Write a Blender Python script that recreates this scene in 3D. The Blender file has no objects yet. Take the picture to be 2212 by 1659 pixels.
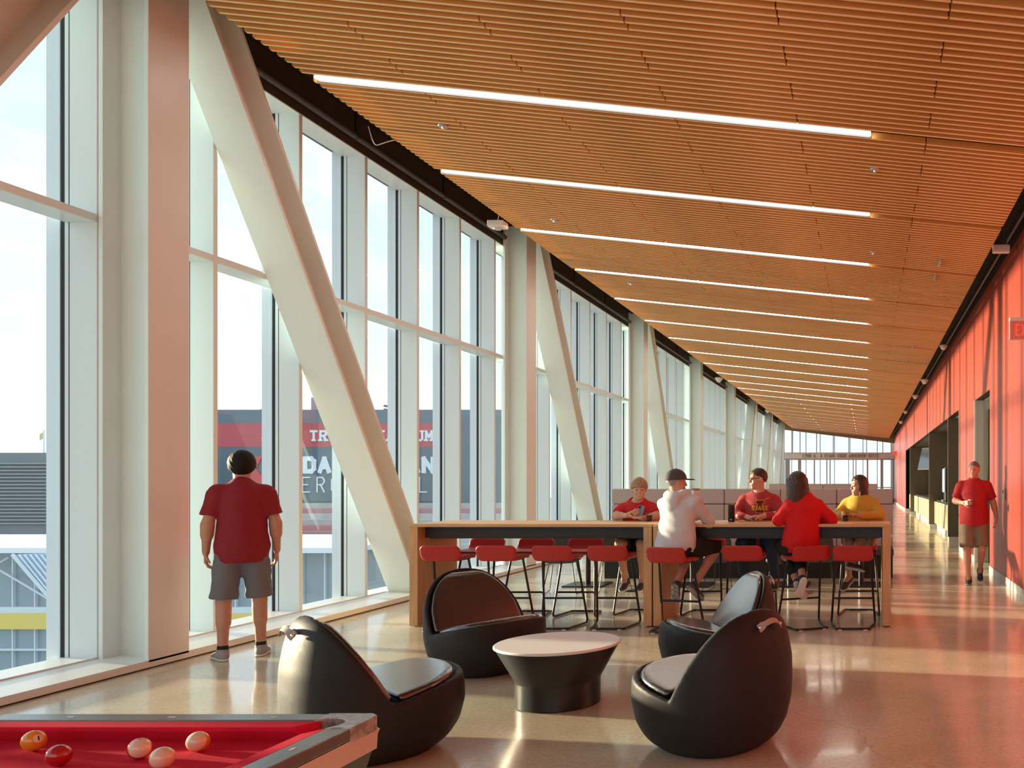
import bpy, bmesh, math, random
import numpy as np
from mathutils import Vector, Matrix
from mathutils.bvhtree import BVHTree
random.seed(7)
np.random.seed(7)
SC = bpy.context.scene
COL = SC.collection
PI = math.pi

# ------------------------------------------------------------------ camera
EYE = 1.54
FPX, PPX, PPY = 1840.0, 1870.0, 1040.0            # focal length and vanishing point in photo pixels
cam_d = bpy.data.cameras.new('camera')
cam_d.sensor_width = 36.0
cam_d.sensor_fit = 'HORIZONTAL'
cam_d.lens = FPX / 2212.0 * 36.0
cam_d.shift_x = (1106.0 - PPX) / 2212.0
cam_d.shift_y = (PPY - 829.5) / 2212.0
cam_d.clip_start = 0.05
cam_d.clip_end = 2000
cam = bpy.data.objects.new('camera', cam_d)
COL.objects.link(cam)
cam.location = (0, 0, EYE)
cam.rotation_euler = (PI / 2, 0, 0)
SC.camera = cam

def wx(px, Y): return (px - PPX) / FPX * Y
def wz(py, Y): return EYE + (PPY - py) / FPX * Y

# ------------------------------------------------------------------ world, sun, exposure
SC.view_settings.view_transform = 'Standard'
SC.view_settings.look = 'None'
SC.view_settings.gamma = 1.0
SC.view_settings.use_curve_mapping = False
SC.view_settings.exposure = 0.62

world = bpy.data.worlds.new('world')
SC.world = world
world.use_nodes = True
wn = world.node_tree.nodes
wl = world.node_tree.links
wn.clear()
w_out = wn.new('ShaderNodeOutputWorld')
w_bg = wn.new('ShaderNodeBackground')
w_tc = wn.new('ShaderNodeTexCoord')
w_sep = wn.new('ShaderNodeSeparateXYZ')
w_ramp = wn.new('ShaderNodeValToRGB')
w_map = wn.new('ShaderNodeMapping')
w_noise = wn.new('ShaderNodeTexNoise')
w_cr = wn.new('ShaderNodeValToRGB')
w_mix = wn.new('ShaderNodeMixRGB')
e = w_ramp.color_ramp.elements
e[0].position = 0.0; e[0].color = (0.82, 0.92, 0.94, 1)
e[1].position = 1.0; e[1].color = (0.36, 0.56, 0.85, 1)
m = e.new(0.12); m.color = (0.71, 0.86, 0.94, 1)
m = e.new(0.42); m.color = (0.52, 0.74, 0.92, 1)
w_map.inputs['Scale'].default_value = (1.6, 1.6, 5.0)
w_noise.inputs['Scale'].default_value = 2.2
w_noise.inputs['Detail'].default_value = 6.0
w_noise.inputs['Roughness'].default_value = 0.55
w_cr.color_ramp.elements[0].position = 0.44
w_cr.color_ramp.elements[1].position = 0.72
w_cr.color_ramp.elements[1].color = (0.75, 0.75, 0.75, 1)
w_mix.inputs['Color2'].default_value = (0.95, 0.96, 0.97, 1)
w_bg.inputs['Strength'].default_value = 1.03
wl.new(w_tc.outputs['Generated'], w_sep.inputs[0])
wl.new(w_sep.outputs['Z'], w_ramp.inputs[0])
wl.new(w_tc.outputs['Generated'], w_map.inputs[0])
wl.new(w_map.outputs[0], w_noise.inputs['Vector'])
wl.new(w_noise.outputs['Fac'], w_cr.inputs[0])
wl.new(w_cr.outputs[0], w_mix.inputs['Fac'])
wl.new(w_ramp.outputs[0], w_mix.inputs['Color1'])
wl.new(w_mix.outputs[0], w_bg.inputs['Color'])
wl.new(w_bg.outputs[0], w_out.inputs[0])

sun_d = bpy.data.lights.new('sun', 'SUN')
sun_d.energy = 8.5
sun_d.color = (1.0, 0.80, 0.53)
sun_d.angle = math.radians(2.0)
sun = bpy.data.objects.new('sun', sun_d)
COL.objects.link(sun)
SUN_EL, SUN_AZ = math.radians(6.6), math.radians(12.5)
sdir = Vector((-math.cos(SUN_AZ) * math.cos(SUN_EL), math.sin(SUN_AZ) * math.cos(SUN_EL), math.sin(SUN_EL)))
sun.rotation_euler = (-sdir).to_track_quat('-Z', 'Y').to_euler()
sun.location = (-30, 10, 12)

# ------------------------------------------------------------------ materials
MATS = {}
def mat(name, col, rough=0.5, metal=0.0, spec=0.5, var=0.0, vscale=6.0, stretch=(1, 1, 1), bump=0.0, bscale=60.0,
        emit=None, estr=0.0, coat=0.0, crough=0.05, sheen=0.0, detail=4.0, rvar=0.0, col2=None):
    if name in MATS: return MATS[name]
    m = bpy.data.materials.new(name)
    m.use_nodes = True
    nt = m.node_tree
    b = nt.nodes['Principled BSDF']
    b.inputs['Base Color'].default_value = (*col, 1)
    b.inputs['Roughness'].default_value = rough
    b.inputs['Metallic'].default_value = metal
    b.inputs['Specular IOR Level'].default_value = spec
    b.inputs['Coat Weight'].default_value = coat
    b.inputs['Coat Roughness'].default_value = crough
    b.inputs['Sheen Weight'].default_value = sheen
    if emit:
        b.inputs['Emission Color'].default_value = (*emit, 1)
        b.inputs['Emission Strength'].default_value = estr
    if var > 0 or bump > 0 or rvar > 0:
        tc = nt.nodes.new('ShaderNodeTexCoord')
        mp = nt.nodes.new('ShaderNodeMapping')
        mp.inputs['Scale'].default_value = stretch
        nt.links.new(tc.outputs['Object'], mp.inputs[0])
    if var > 0 or rvar > 0:
        n = nt.nodes.new('ShaderNodeTexNoise')
        n.inputs['Scale'].default_value = vscale
        n.inputs['Detail'].default_value = detail
        nt.links.new(mp.outputs[0], n.inputs['Vector'])
        if var > 0:
            r = nt.nodes.new('ShaderNodeValToRGB')
            c2 = col2 if col2 else tuple(min(1, c * (1 + var)) for c in col)
            c1 = tuple(c * (1 - var) for c in col)
            r.color_ramp.elements[0].color = (*c1, 1); r.color_ramp.elements[0].position = 0.3
            r.color_ramp.elements[1].color = (*c2, 1); r.color_ramp.elements[1].position = 0.7
            nt.links.new(n.outputs['Fac'], r.inputs[0])
            nt.links.new(r.outputs[0], b.inputs['Base Color'])
        if rvar > 0:
            mr = nt.nodes.new('ShaderNodeMapRange')
            mr.inputs[1].default_value = 0.3; mr.inputs[2].default_value = 0.7
            mr.inputs[3].default_value = max(0.02, rough - rvar); mr.inputs[4].default_value = rough + rvar
            nt.links.new(n.outputs['Fac'], mr.inputs[0])
            nt.links.new(mr.outputs[0], b.inputs['Roughness'])
    if bump > 0:
        n2 = nt.nodes.new('ShaderNodeTexNoise')
        n2.inputs['Scale'].default_value = bscale
        n2.inputs['Detail'].default_value = 3
        nt.links.new(mp.outputs[0], n2.inputs['Vector'])
        bp = nt.nodes.new('ShaderNodeBump')
        bp.inputs['Strength'].default_value = bump
        bp.inputs['Distance'].default_value = 0.004
        nt.links.new(n2.outputs['Fac'], bp.inputs['Height'])
        nt.links.new(bp.outputs[0], b.inputs['Normal'])
    MATS[name] = m
    return m

def glass_mat(name, tint=(0.95, 0.98, 0.98), refl=0.9):
    m = bpy.data.materials.new(name)
    m.use_nodes = True
    nt = m.node_tree
    nt.nodes.clear()
    o = nt.nodes.new('ShaderNodeOutputMaterial')
    t = nt.nodes.new('ShaderNodeBsdfTransparent'); t.inputs[0].default_value = (*tint, 1)
    g = nt.nodes.new('ShaderNodeBsdfGlossy'); g.inputs['Roughness'].default_value = 0.0
    g.inputs['Color'].default_value = (refl, refl, refl, 1)
    f = nt.nodes.new('ShaderNodeFresnel')
    ge = nt.nodes.new('ShaderNodeNewGeometry')          # same reflectance on both faces of a thin pane
    io = nt.nodes.new('ShaderNodeMapRange'); io.inputs[3].default_value = 1.33; io.inputs[4].default_value = 1 / 1.33
    nt.links.new(ge.outputs['Backfacing'], io.inputs[0]); nt.links.new(io.outputs[0], f.inputs[0])
    mx = nt.nodes.new('ShaderNodeMixShader')
    nt.links.new(f.outputs[0], mx.inputs[0]); nt.links.new(t.outputs[0], mx.inputs[1])
    nt.links.new(g.outputs[0], mx.inputs[2]); nt.links.new(mx.outputs[0], o.inputs[0])
    MATS[name] = m
    return m

M_GLASS = glass_mat('window_glass')
M_STEEL = mat('white_painted_steel', (0.79, 0.86, 0.83), 0.38, var=0.02, vscale=2)
M_MULL = mat('white_aluminium', (0.76, 0.87, 0.87), 0.35, spec=0.5)
M_MULLX = mat('exterior_aluminium', (0.62, 0.70, 0.76), 0.4)
M_GASK = mat('black_gasket', (0.012, 0.014, 0.016), 0.5)
M_SILL = mat('white_sill', (0.82, 0.86, 0.82), 0.32)
M_DARKB = mat('dark_bronze', (0.05, 0.038, 0.028), 0.5, var=0.1, vscale=3)
M_BLACK = mat('matt_black', (0.012, 0.011, 0.011), 0.55)
M_BLKMET = mat('black_metal', (0.013, 0.013, 0.014), 0.35, spec=0.5)
M_DECK = mat('dark_deck', (0.035, 0.022, 0.016), 0.8, var=0.2, vscale=3)
M_SLAT = mat('ceiling_wood', (0.80, 0.40, 0.105), 0.5, var=0.16, vscale=1.3, stretch=(0.5, 12, 6), spec=0.3)
M_SLATE = mat('slat_underside', (0.95, 0.72, 0.42), 0.5, var=0.10, vscale=1.3, stretch=(0.5, 12, 6), spec=0.3)
M_RED = mat('red_panel', (0.33, 0.054, 0.034), 0.36, var=0.06, vscale=1.5, stretch=(1, 1, 0.2), spec=0.4)
M_OAK = mat('oak_laminate', (0.68, 0.42, 0.20), 0.42, var=0.14, vscale=3.5, stretch=(1, 14, 14))
M_OAKV = mat('oak_laminate_upright', (0.64, 0.38, 0.18), 0.42, var=0.14, vscale=3.5, stretch=(14, 14, 0.8))
M_MAPLE = mat('maple_front', (0.46, 0.37, 0.22), 0.42, var=0.08, vscale=3, stretch=(14, 14, 0.8))
M_BROWN = mat('brown_panel', (0.12, 0.095, 0.065), 0.5)
M_GREYJ = mat('grey_jamb', (0.62, 0.62, 0.58), 0.5)
M_BASE = mat('grey_base', (0.50, 0.49, 0.46), 0.45, var=0.1, vscale=4)
M_LEATH = mat('black_leather', (0.020, 0.018, 0.018), 0.52, spec=0.30, bump=0.12, bscale=220, rvar=0.05, vscale=30)
M_LEATHP = mat('black_leather_pad', (0.024, 0.019, 0.017), 0.24, spec=1.0, coat=1.0, crough=0.16)
M_STRAP = mat('grey_strap', (0.42, 0.37, 0.34), 0.5)
M_RIVET = mat('steel_rivet', (0.8, 0.78, 0.75), 0.25, metal=1.0)
M_WTOP = mat('white_laminate', (0.88, 0.87, 0.85), 0.3)
M_TBASE = mat('black_satin', (0.014, 0.013, 0.013), 0.32, spec=0.5)
M_STOOL = mat('red_vinyl', (0.46, 0.018, 0.016), 0.42, var=0.06, vscale=20, bump=0.05, bscale=300)
M_CLOTH = mat('red_felt', (0.62, 0.016, 0.048), 0.9, spec=0.1, bump=0.25, bscale=500, var=0.05, vscale=80)
M_RAIL = mat('pool_rail_black', (0.085, 0.098, 0.10), 0.24, spec=0.7, var=0.1, vscale=6)
M_RAILT = mat('pool_trim', (0.70, 0.62, 0.55), 0.25, metal=0.45)
M_POCK = mat('pocket_black', (0.01, 0.01, 0.01), 0.5)
M_GREYF = mat('grey_upholstery', (0.50, 0.44, 0.42), 0.85, var=0.08, vscale=120, bump=0.2, bscale=400)
M_SHELL = mat('charcoal_shell', (0.05, 0.05, 0.052), 0.45)
M_ALU = mat('grey_aluminium', (0.46, 0.46, 0.47), 0.4, metal=0.3)
M_WHITE = mat('white_plastic', (0.82, 0.80, 0.77), 0.35)
M_PENDW = mat('beam_white', (0.90, 0.88, 0.85), 0.5)
M_TAUPE = mat('taupe_letters', (0.40, 0.30, 0.25), 0.5)

def floor_material():
    m = bpy.data.materials.new('polished_concrete')
    m.use_nodes = True
    nt = m.node_tree
    b = nt.nodes['Principled BSDF']
    tc = nt.nodes.new('ShaderNodeTexCoord')
    n1 = nt.nodes.new('ShaderNodeTexNoise'); n1.inputs['Scale'].default_value = 0.9; n1.inputs['Detail'].default_value = 8; n1.inputs['Roughness'].default_value = 0.6
    n2 = nt.nodes.new('ShaderNodeTexNoise'); n2.inputs['Scale'].default_value = 38; n2.inputs['Detail'].default_value = 5
    r1 = nt.nodes.new('ShaderNodeValToRGB')
    r1.color_ramp.elements[0].position = 0.32; r1.color_ramp.elements[0].color = (0.58, 0.52, 0.37, 1)
    r1.color_ramp.elements[1].position = 0.70; r1.color_ramp.elements[1].color = (0.79, 0.73, 0.56, 1)
    r2 = nt.nodes.new('ShaderNodeValToRGB')
    r2.color_ramp.elements[0].position = 0.35; r2.color_ramp.elements[0].color = (0.86, 0.86, 0.86, 1)
    r2.color_ramp.elements[1].position = 0.65; r2.color_ramp.elements[1].color = (1.06, 1.06, 1.06, 1)
    mx = nt.nodes.new('ShaderNodeMixRGB'); mx.blend_type = 'MULTIPLY'; mx.inputs[0].default_value = 1.0
    vo = nt.nodes.new('ShaderNodeTexVoronoi'); vo.feature = 'DISTANCE_TO_EDGE'; vo.inputs['Scale'].default_value = 0.16
    nz = nt.nodes.new('ShaderNodeTexNoise'); nz.inputs['Scale'].default_value = 1.6; nz.inputs['Detail'].default_value = 6
    ad = nt.nodes.new('ShaderNodeMixRGB'); ad.blend_type = 'ADD'; ad.inputs[0].default_value = 0.55
    cr = nt.nodes.new('ShaderNodeMapRange'); cr.inputs[1].default_value = 0.0; cr.inputs[2].default_value = 0.0009
    cr.inputs[3].default_value = 0.62; cr.inputs[4].default_value = 1.0
    mc = nt.nodes.new('ShaderNodeMixRGB'); mc.blend_type = 'MULTIPLY'; mc.inputs[0].default_value = 1.0
    rr = nt.nodes.new('ShaderNodeMapRange'); rr.inputs[1].default_value = 0.3; rr.inputs[2].default_value = 0.7
    rr.inputs[3].default_value = 0.11; rr.inputs[4].default_value = 0.24
    L = nt.links.new
    L(tc.outputs['Object'], n1.inputs['Vector']); L(tc.outputs['Object'], n2.inputs['Vector'])
    L(tc.outputs['Object'], nz.inputs['Vector']); L(tc.outputs['Object'], ad.inputs[1]); L(nz.outputs['Color'], ad.inputs[2])
    L(ad.outputs[0], vo.inputs['Vector']); L(vo.outputs['Distance'], cr.inputs[0])
    L(n1.outputs['Fac'], r1.inputs[0]); L(n2.outputs['Fac'], r2.inputs[0])
    L(r1.outputs[0], mx.inputs[1]); L(r2.outputs[0], mx.inputs[2])
    L(mx.outputs[0], mc.inputs[1]); L(cr.outputs[0], mc.inputs[2]); L(mc.outputs[0], b.inputs['Base Color'])
    L(n1.outputs['Fac'], rr.inputs[0]); L(rr.outputs[0], b.inputs['Roughness'])
    b.inputs['Specular IOR Level'].default_value = 0.6
    b.inputs['Coat Weight'].default_value = 0.2
    b.inputs['Coat Roughness'].default_value = 0.05
    return m
M_FLOOR = floor_material()

# ------------------------------------------------------------------ mesh helpers
def link(name, me, m, parent=None, smooth=False, loc=None):
    o = bpy.data.objects.new(name, me)
    COL.objects.link(o)
    if m is not None and not me.materials:
        me.materials.append(m)
    if smooth:
        me.polygons.foreach_set('use_smooth', [True] * len(me.polygons))
    if parent is not None: o.parent = parent
    if loc is not None: o.location = loc
    return o

def raw(verts, faces, name='mesh'):
    me = bpy.data.meshes.new(name)
    me.from_pydata([tuple(v) for v in verts], [], [tuple(f) for f in faces])
    me.update()
    return me

class MB:
    """collects simple solids and turns them into one mesh"""
    def __init__(self): self.v, self.f = [], []
    def add(self, V, F):
        o = len(self.v); self.v += [tuple(p) for p in V]; self.f += [tuple(i + o for i in f) for f in F]; return self
    def box(self, x0, x1, y0, y1, z0, z1):
        V = [(x, y, z) for x in (x0, x1) for y in (y0, y1) for z in (z0, z1)]
        return self.add(V, [(0, 1, 3, 2), (4, 6, 7, 5), (0, 4, 5, 1), (2, 3, 7, 6), (0, 2, 6, 4), (1, 5, 7, 3)])
    def prism(self, poly, axis, a, b):
        n = len(poly)
        def P(p, t):
            if axis == 'x': return (t, p[0], p[1])
            if axis == 'y': return (p[0], t, p[1])
            return (p[0], p[1], t)
        V = [P(p, a) for p in poly] + [P(p, b) for p in poly]
        F = [(i, (i + 1) % n, n + (i + 1) % n, n + i) for i in range(n)] + [tuple(reversed(range(n))), tuple(range(n, 2 * n))]
        return self.add(V, F)
    def lathe(self, prof, seg=32, c=(0, 0, 0)):
        V, F = [], []
        n = len(prof)
        for r, z in prof:
            for s in range(seg):
                t = 2 * PI * s / seg
                V.append((c[0] + r * math.cos(t), c[1] + r * math.sin(t), c[2] + z))
        for i in range(n - 1):
            for s in range(seg):
                s2 = (s + 1) % seg
                F.append((i * seg + s, i * seg + s2, (i + 1) * seg + s2, (i + 1) * seg + s))
        F.append(tuple(reversed(range(seg)))); F.append(tuple(range((n - 1) * seg, n * seg)))
        return self.add(V, F)
    def tube(self, pts, r, seg=8, closed=False):
        P = [Vector(p) for p in pts]; n = len(P)
        V, F = [], []
        up = None
        for i in range(n):
            if closed: d = (P[(i + 1) % n] - P[i - 1]).normalized()
            elif i == 0: d = (P[1] - P[0]).normalized()
            elif i == n - 1: d = (P[-1] - P[-2]).normalized()
            else: d = ((P[i + 1] - P[i]).normalized() + (P[i] - P[i - 1]).normalized()).normalized()
            if up is None:
                up = Vector((0, 0, 1)) if abs(d.z) < 0.9 else Vector((1, 0, 0))
            a = (up - d * up.dot(d)).normalized(); up = a
            b = d.cross(a)
            rr = r[i] if isinstance(r, (list, tuple)) else r
            for s in range(seg):
                t = 2 * PI * s / seg
                V.append(P[i] + (a * math.cos(t) + b * math.sin(t)) * rr)
        k = n if closed else n - 1
        for i in range(k):
            j = (i + 1) % n
            for s in range(seg):
                s2 = (s + 1) % seg
                F.append((i * seg + s, i * seg + s2, j * seg + s2, j * seg + s))
        if not closed:
            F.append(tuple(reversed(range(seg)))); F.append(tuple(range((n - 1) * seg, n * seg)))
        return self.add(V, F)
    def sphere(self, c, r, u=16, w=10, sc=(1, 1, 1)):
        V = [(c[0], c[1], c[2] - r * sc[2])]
        for j in range(1, w):
            ph = -PI / 2 + PI * j / w
            for i in range(u):
                t = 2 * PI * i / u
                V.append((c[0] + r * sc[0] * math.cos(ph) * math.cos(t), c[1] + r * sc[1] * math.cos(ph) * math.sin(t), c[2] + r * sc[2] * math.sin(ph)))
        V.append((c[0], c[1], c[2] + r * sc[2]))
        F = []
        for i in range(u):
            F.append((0, 1 + (i + 1) % u, 1 + i))
            F.append((len(V) - 1, len(V) - 1 - u + i, len(V) - 1 - u + (i + 1) % u))
        for j in range(w - 2):
            for i in range(u):
                a = 1 + j * u + i; b = 1 + j * u + (i + 1) % u
                F.append((a, b, b + u, a + u))
        return self.add(V, F)
    def mesh(self, name='mesh', bevel=0.0, bseg=2):
        me = raw(self.v, self.f, name)
        bm = bmesh.new(); bm.from_mesh(me)
        bmesh.ops.recalc_face_normals(bm, faces=bm.faces)
        if bevel > 0:
            ed = [x for x in bm.edges if len(x.link_faces) == 2 and x.calc_face_angle(0) > 0.6]
            bmesh.ops.bevel(bm, geom=ed, offset=bevel, segments=bseg, affect='EDGES', profile=0.6)
        bm.to_mesh(me); bm.free(); me.update()
        return me
    def build(self, name, m, parent=None, smooth=False, bevel=0.0, bseg=2):
        o = link(name, self.mesh(name, bevel, bseg), m, parent)
        if smooth: shade(o.data)
        return o

def shade(me, ang=0.7):
    me.polygons.foreach_set('use_smooth', [True] * len(me.polygons))
    bm = bmesh.new(); bm.from_mesh(me)
    for ed in bm.edges:
        if len(ed.link_faces) == 2 and ed.calc_face_angle(0) > ang: ed.smooth = False
    bm.to_mesh(me); bm.free()

def tag(o, label=None, cat=None, group=None, kind=None):
    if label: o['label'] = label
    if cat: o['category'] = cat
    if group: o['group'] = group
    if kind: o['kind'] = kind
    return o
def thing(name, label, cat, loc=(0, 0, 0), rz=0.0, group=None):
    o = bpy.data.objects.new(name, None)
    o.empty_display_size = 0.1
    COL.objects.link(o); o.location = loc; o.rotation_euler = (0, 0, rz)
    return tag(o, label, cat, group)
def struct_empty(name, loc=(0, 0, 0)):
    o = bpy.data.objects.new(name, None); COL.objects.link(o); o.location = loc; o['kind'] = 'structure'; return o
def struct(o):
    o['kind'] = 'structure'; return o
def copy_tree(o, parent=None):
    c = o.copy(); COL.objects.link(c)
    if parent is not None: c.parent = parent
    for ch in list(o.children): copy_tree(ch, c)
    return c
ORD = ['first', 'second', 'third', 'fourth', 'fifth', 'sixth', 'seventh', 'eighth', 'ninth', 'tenth', 'eleventh', 'twelfth', 'thirteenth',
       'fourteenth', 'fifteenth', 'sixteenth', 'seventeenth', 'eighteenth', 'nineteenth', 'twentieth', 'twenty-first', 'twenty-second', 'twenty-third']
def arc_path(pts, r, n=4):
    """polyline with its inner corners rounded"""
    P = [Vector(p) for p in pts]; out = [P[0]]
    for i in range(1, len(P) - 1):
        a = (P[i - 1] - P[i]); b = (P[i + 1] - P[i])
        q = min(r, a.length * 0.45, b.length * 0.45)
        p0 = P[i] + a.normalized() * q; p1 = P[i] + b.normalized() * q
        for k in range(n + 1):
            t = k / n
            out.append(p0 * (1 - t) ** 2 + P[i] * 2 * t * (1 - t) + p1 * t * t)
    out.append(P[-1]); return out

# ------------------------------------------------------------------ stroke lettering
GL = {
 'A': [[(0, 0), (2, 6), (4, 0)], [(0.8, 2), (3.2, 2)]],
 'C': [[(4, 4.6), (3.4, 6), (1, 6), (0, 5), (0, 1), (1, 0), (3.4, 0), (4, 1.4)]],
 'D': [[(0, 0), (0, 6), (2.8, 6), (4, 4.8), (4, 1.2), (2.8, 0), (0, 0)]],
 'E': [[(4, 6), (0, 6), (0, 0), (4, 0)], [(0, 3), (3, 3)]],
 'F': [[(4, 6), (0, 6), (0, 0)], [(0, 3), (3, 3)]],
 'G': [[(4, 4.8), (3, 6), (1, 6), (0, 5), (0, 1), (1, 0), (3, 0), (4, 1), (4, 2.8), (2.4, 2.8)]],
 'H': [[(0, 0), (0, 6)], [(4, 0), (4, 6)], [(0, 3), (4, 3)]],
 'I': [[(2, 0), (2, 6)]],
 'J': [[(3, 6), (3, 1), (2, 0), (1, 0), (0, 1)]],
 'K': [[(0, 0), (0, 6)], [(4, 6), (0.4, 2.6)], [(1.4, 3.4), (4, 0)]],
 'L': [[(0, 6), (0, 0), (4, 0)]],
 'M': [[(0, 0), (0, 6), (2, 2), (4, 6), (4, 0)]],
 'N': [[(0, 0), (0, 6), (4, 0), (4, 6)]],
 'O': [[(1, 0), (0, 1), (0, 5), (1, 6), (3, 6), (4, 5), (4, 1), (3, 0), (1, 0)]],
 'R': [[(0, 0), (0, 6), (3, 6), (4, 5), (4, 4), (3, 3), (0, 3)], [(2, 3), (4, 0)]],
 'S': [[(4, 4.8), (3.2, 6), (0.8, 6), (0, 5.2), (0, 3.8), (0.8, 3), (3.2, 3), (4, 2.2), (4, 0.8), (3.2, 0), (0.8, 0), (0, 1.2)]],
 'T': [[(0, 6), (4, 6)], [(2, 6), (2, 0)]],
 'U': [[(0, 6), (0, 1), (1, 0), (3, 0), (4, 1), (4, 6)]],
 'X': [[(0, 0), (4, 6)], [(0, 6), (4, 0)]],
 'Y': [[(0, 6), (2, 3), (4, 6)], [(2, 3), (2, 0)]],
 '&': [[(4, 0), (1, 4.6), (1.2, 6), (2.6, 6), (2.8, 4.8), (0.2, 2), (0.2, 0.8), (1, 0), (2.4, 0), (4, 2.4)]],
 '.': [[(0, 0), (0.6, 0)]],
}
def letters(text, w, h, pitch, thick, serif=0.0, x0=0.0, z0=0.0, depth=0.02):
    """block letters in the XZ plane, read from -Y; returns MB"""
    mb = MB()
    for i, ch in enumerate(text):
        if ch not in GL: continue
        ox = x0 + i * pitch
        S = lambda p: (ox + thick / 2 + p[0] / 4 * (w - thick), z0 + thick / 2 + p[1] / 6 * (h - thick))
        segs = []
        for pl in GL[ch]:
            for a, b in zip(pl, pl[1:]): segs.append((S(a), S(b), thick))
            if serif > 0:
                for p in (pl[0], pl[-1]):
                    if p[1] in (0, 6) and ch not in 'CEGSJ.&DO' and not (ch == 'T' and p[1] == 6) and not (ch == 'L' and p == (4, 0)):
                        q = S(p); segs.append(((q[0] - serif, q[1]), (q[0] + serif, q[1]), thick * 0.8))
        for si, (a, b, t) in enumerate(segs):
            A = Vector(a); B = Vector(b); d = (B - A)
            if d.length < 1e-6: continue
            d.normalize(); n = Vector((-d.y, d.x)) * t / 2; A = A - d * t * 0.42; B = B + d * t * 0.42
            mb.prism([tuple(A - n), tuple(B - n), tuple(B + n), tuple(A + n)], 'y', -depth * (1 + 0.06 * si), 0)
    return mb

# ================================================================== THE SETTING
Y0, Y1 = -6.0, 62.5
XW = 2.08                                         # face of the red wall
def zc(x): return EYE + 3.296 - 0.1016 * x        # underside of the slats

struct(MB().box(-6.75, 3.1, Y0, 72, -0.25, 0.0).build('floor', M_FLOOR))

# ---- ceiling deck with its wooden slats
deck = MB().prism([(-6.8, zc(-6.8) + 0.62), (2.4, zc(2.4) + 0.62), (2.4, zc(2.4) + 0.8), (-6.8, zc(-6.8) + 0.8)], 'y', Y0 - 0.2, 72)
ceiling = struct(deck.build('ceiling', M_DECK))
SP = 0.1016
LAMP0, LAMPD = 8.086, 24 * SP
XL, XR = -5.30, 1.69
JA, JB = (-4.23, -1.83, 0.58), (-3.02, -0.64)
SH, ST = 0.062, 0.027
def slat_poly(xa, xb):
    c0 = 0.012 if xa == XL else 0.0
    c1 = 0.012 if xb == XR else 0.0
    p = [(xa, zc(xa) + SH), (xa, zc(xa) + c0)]
    if c0: p.append((xa + c0, zc(xa + c0)))
    if c1: p.append((xb - c1, zc(xb - c1)))
    p += [(xb, zc(xb) + c1), (xb, zc(xb) + SH)]
    return p
def spans(js, xr=XR, g=0.006):
    xs = [XL] + list(js) + [xr]
    return [(a + (g if i else 0), b - (g if i < len(xs) - 2 else 0)) for i, (a, b) in enumerate(zip(xs, xs[1:]))]
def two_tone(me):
    '''paler tone on the undersides, darker on the other faces'''
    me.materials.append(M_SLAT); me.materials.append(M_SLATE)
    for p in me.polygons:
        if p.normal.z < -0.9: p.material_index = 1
slat_meshes = {}
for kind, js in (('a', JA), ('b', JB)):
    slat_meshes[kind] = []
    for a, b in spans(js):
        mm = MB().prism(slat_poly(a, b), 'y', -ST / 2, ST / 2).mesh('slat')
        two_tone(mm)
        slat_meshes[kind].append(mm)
rows = []
k = -6
while True:
    base = LAMP0 + k * LAMPD
    if base > Y1 - 1.0: break
    for j in range(1, 24):
        y = base + j * SP
        if Y0 + 0.2 < y < Y1 - 0.9: rows.append((y, 'a' if (j % 6) in (1, 2, 3) else 'b'))
    k += 1
rows.sort()
near = [r for r in rows if r[0] > 5.05]
npiece = 0
rest = MB()
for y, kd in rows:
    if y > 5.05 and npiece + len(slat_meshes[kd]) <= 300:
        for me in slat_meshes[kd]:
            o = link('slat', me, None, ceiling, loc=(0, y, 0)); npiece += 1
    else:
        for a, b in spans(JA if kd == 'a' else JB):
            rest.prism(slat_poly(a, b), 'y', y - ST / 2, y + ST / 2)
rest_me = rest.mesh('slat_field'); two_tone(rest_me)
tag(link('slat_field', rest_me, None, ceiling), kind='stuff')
# fascia closing the slats at the far end
MB().prism([(XL, zc(XL) - 0.02), (XR, zc(XR) - 0.02), (XR, zc(XR) + 0.5), (XL, zc(XL) + 0.5)], 'y', Y1 - 0.95, Y1 - 0.9).build('fascia', mat('bronze_fascia', (0.34, 0.22, 0.12), 0.45), ceiling)

# ---- left wall: header, sill, window bays
wall_left = struct(MB().box(-6.75, -6.49, Y0, Y1, 5.70, 6.15).build('wall_left', M_DARKB))

sill = struct_empty('trim_1')
y = Y0; ys = [Y0]
while y < Y1:
    ys.append(min(y + 2.53, Y1)); y += 2.53
for a, b in zip(ys, ys[1:]):
    MB().prism([(-5.885, 0.012), (-5.885, 0.07), (-6.305, 0.084), (-6.305, 0.012)], 'y', a + 0.002, b - 0.002).build('sill_board', M_SILL, sill)
    MB().box(-6.305, -5.90, a, b, 0.0, 0.012).build('sill_reveal', M_BLACK, sill)

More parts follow.
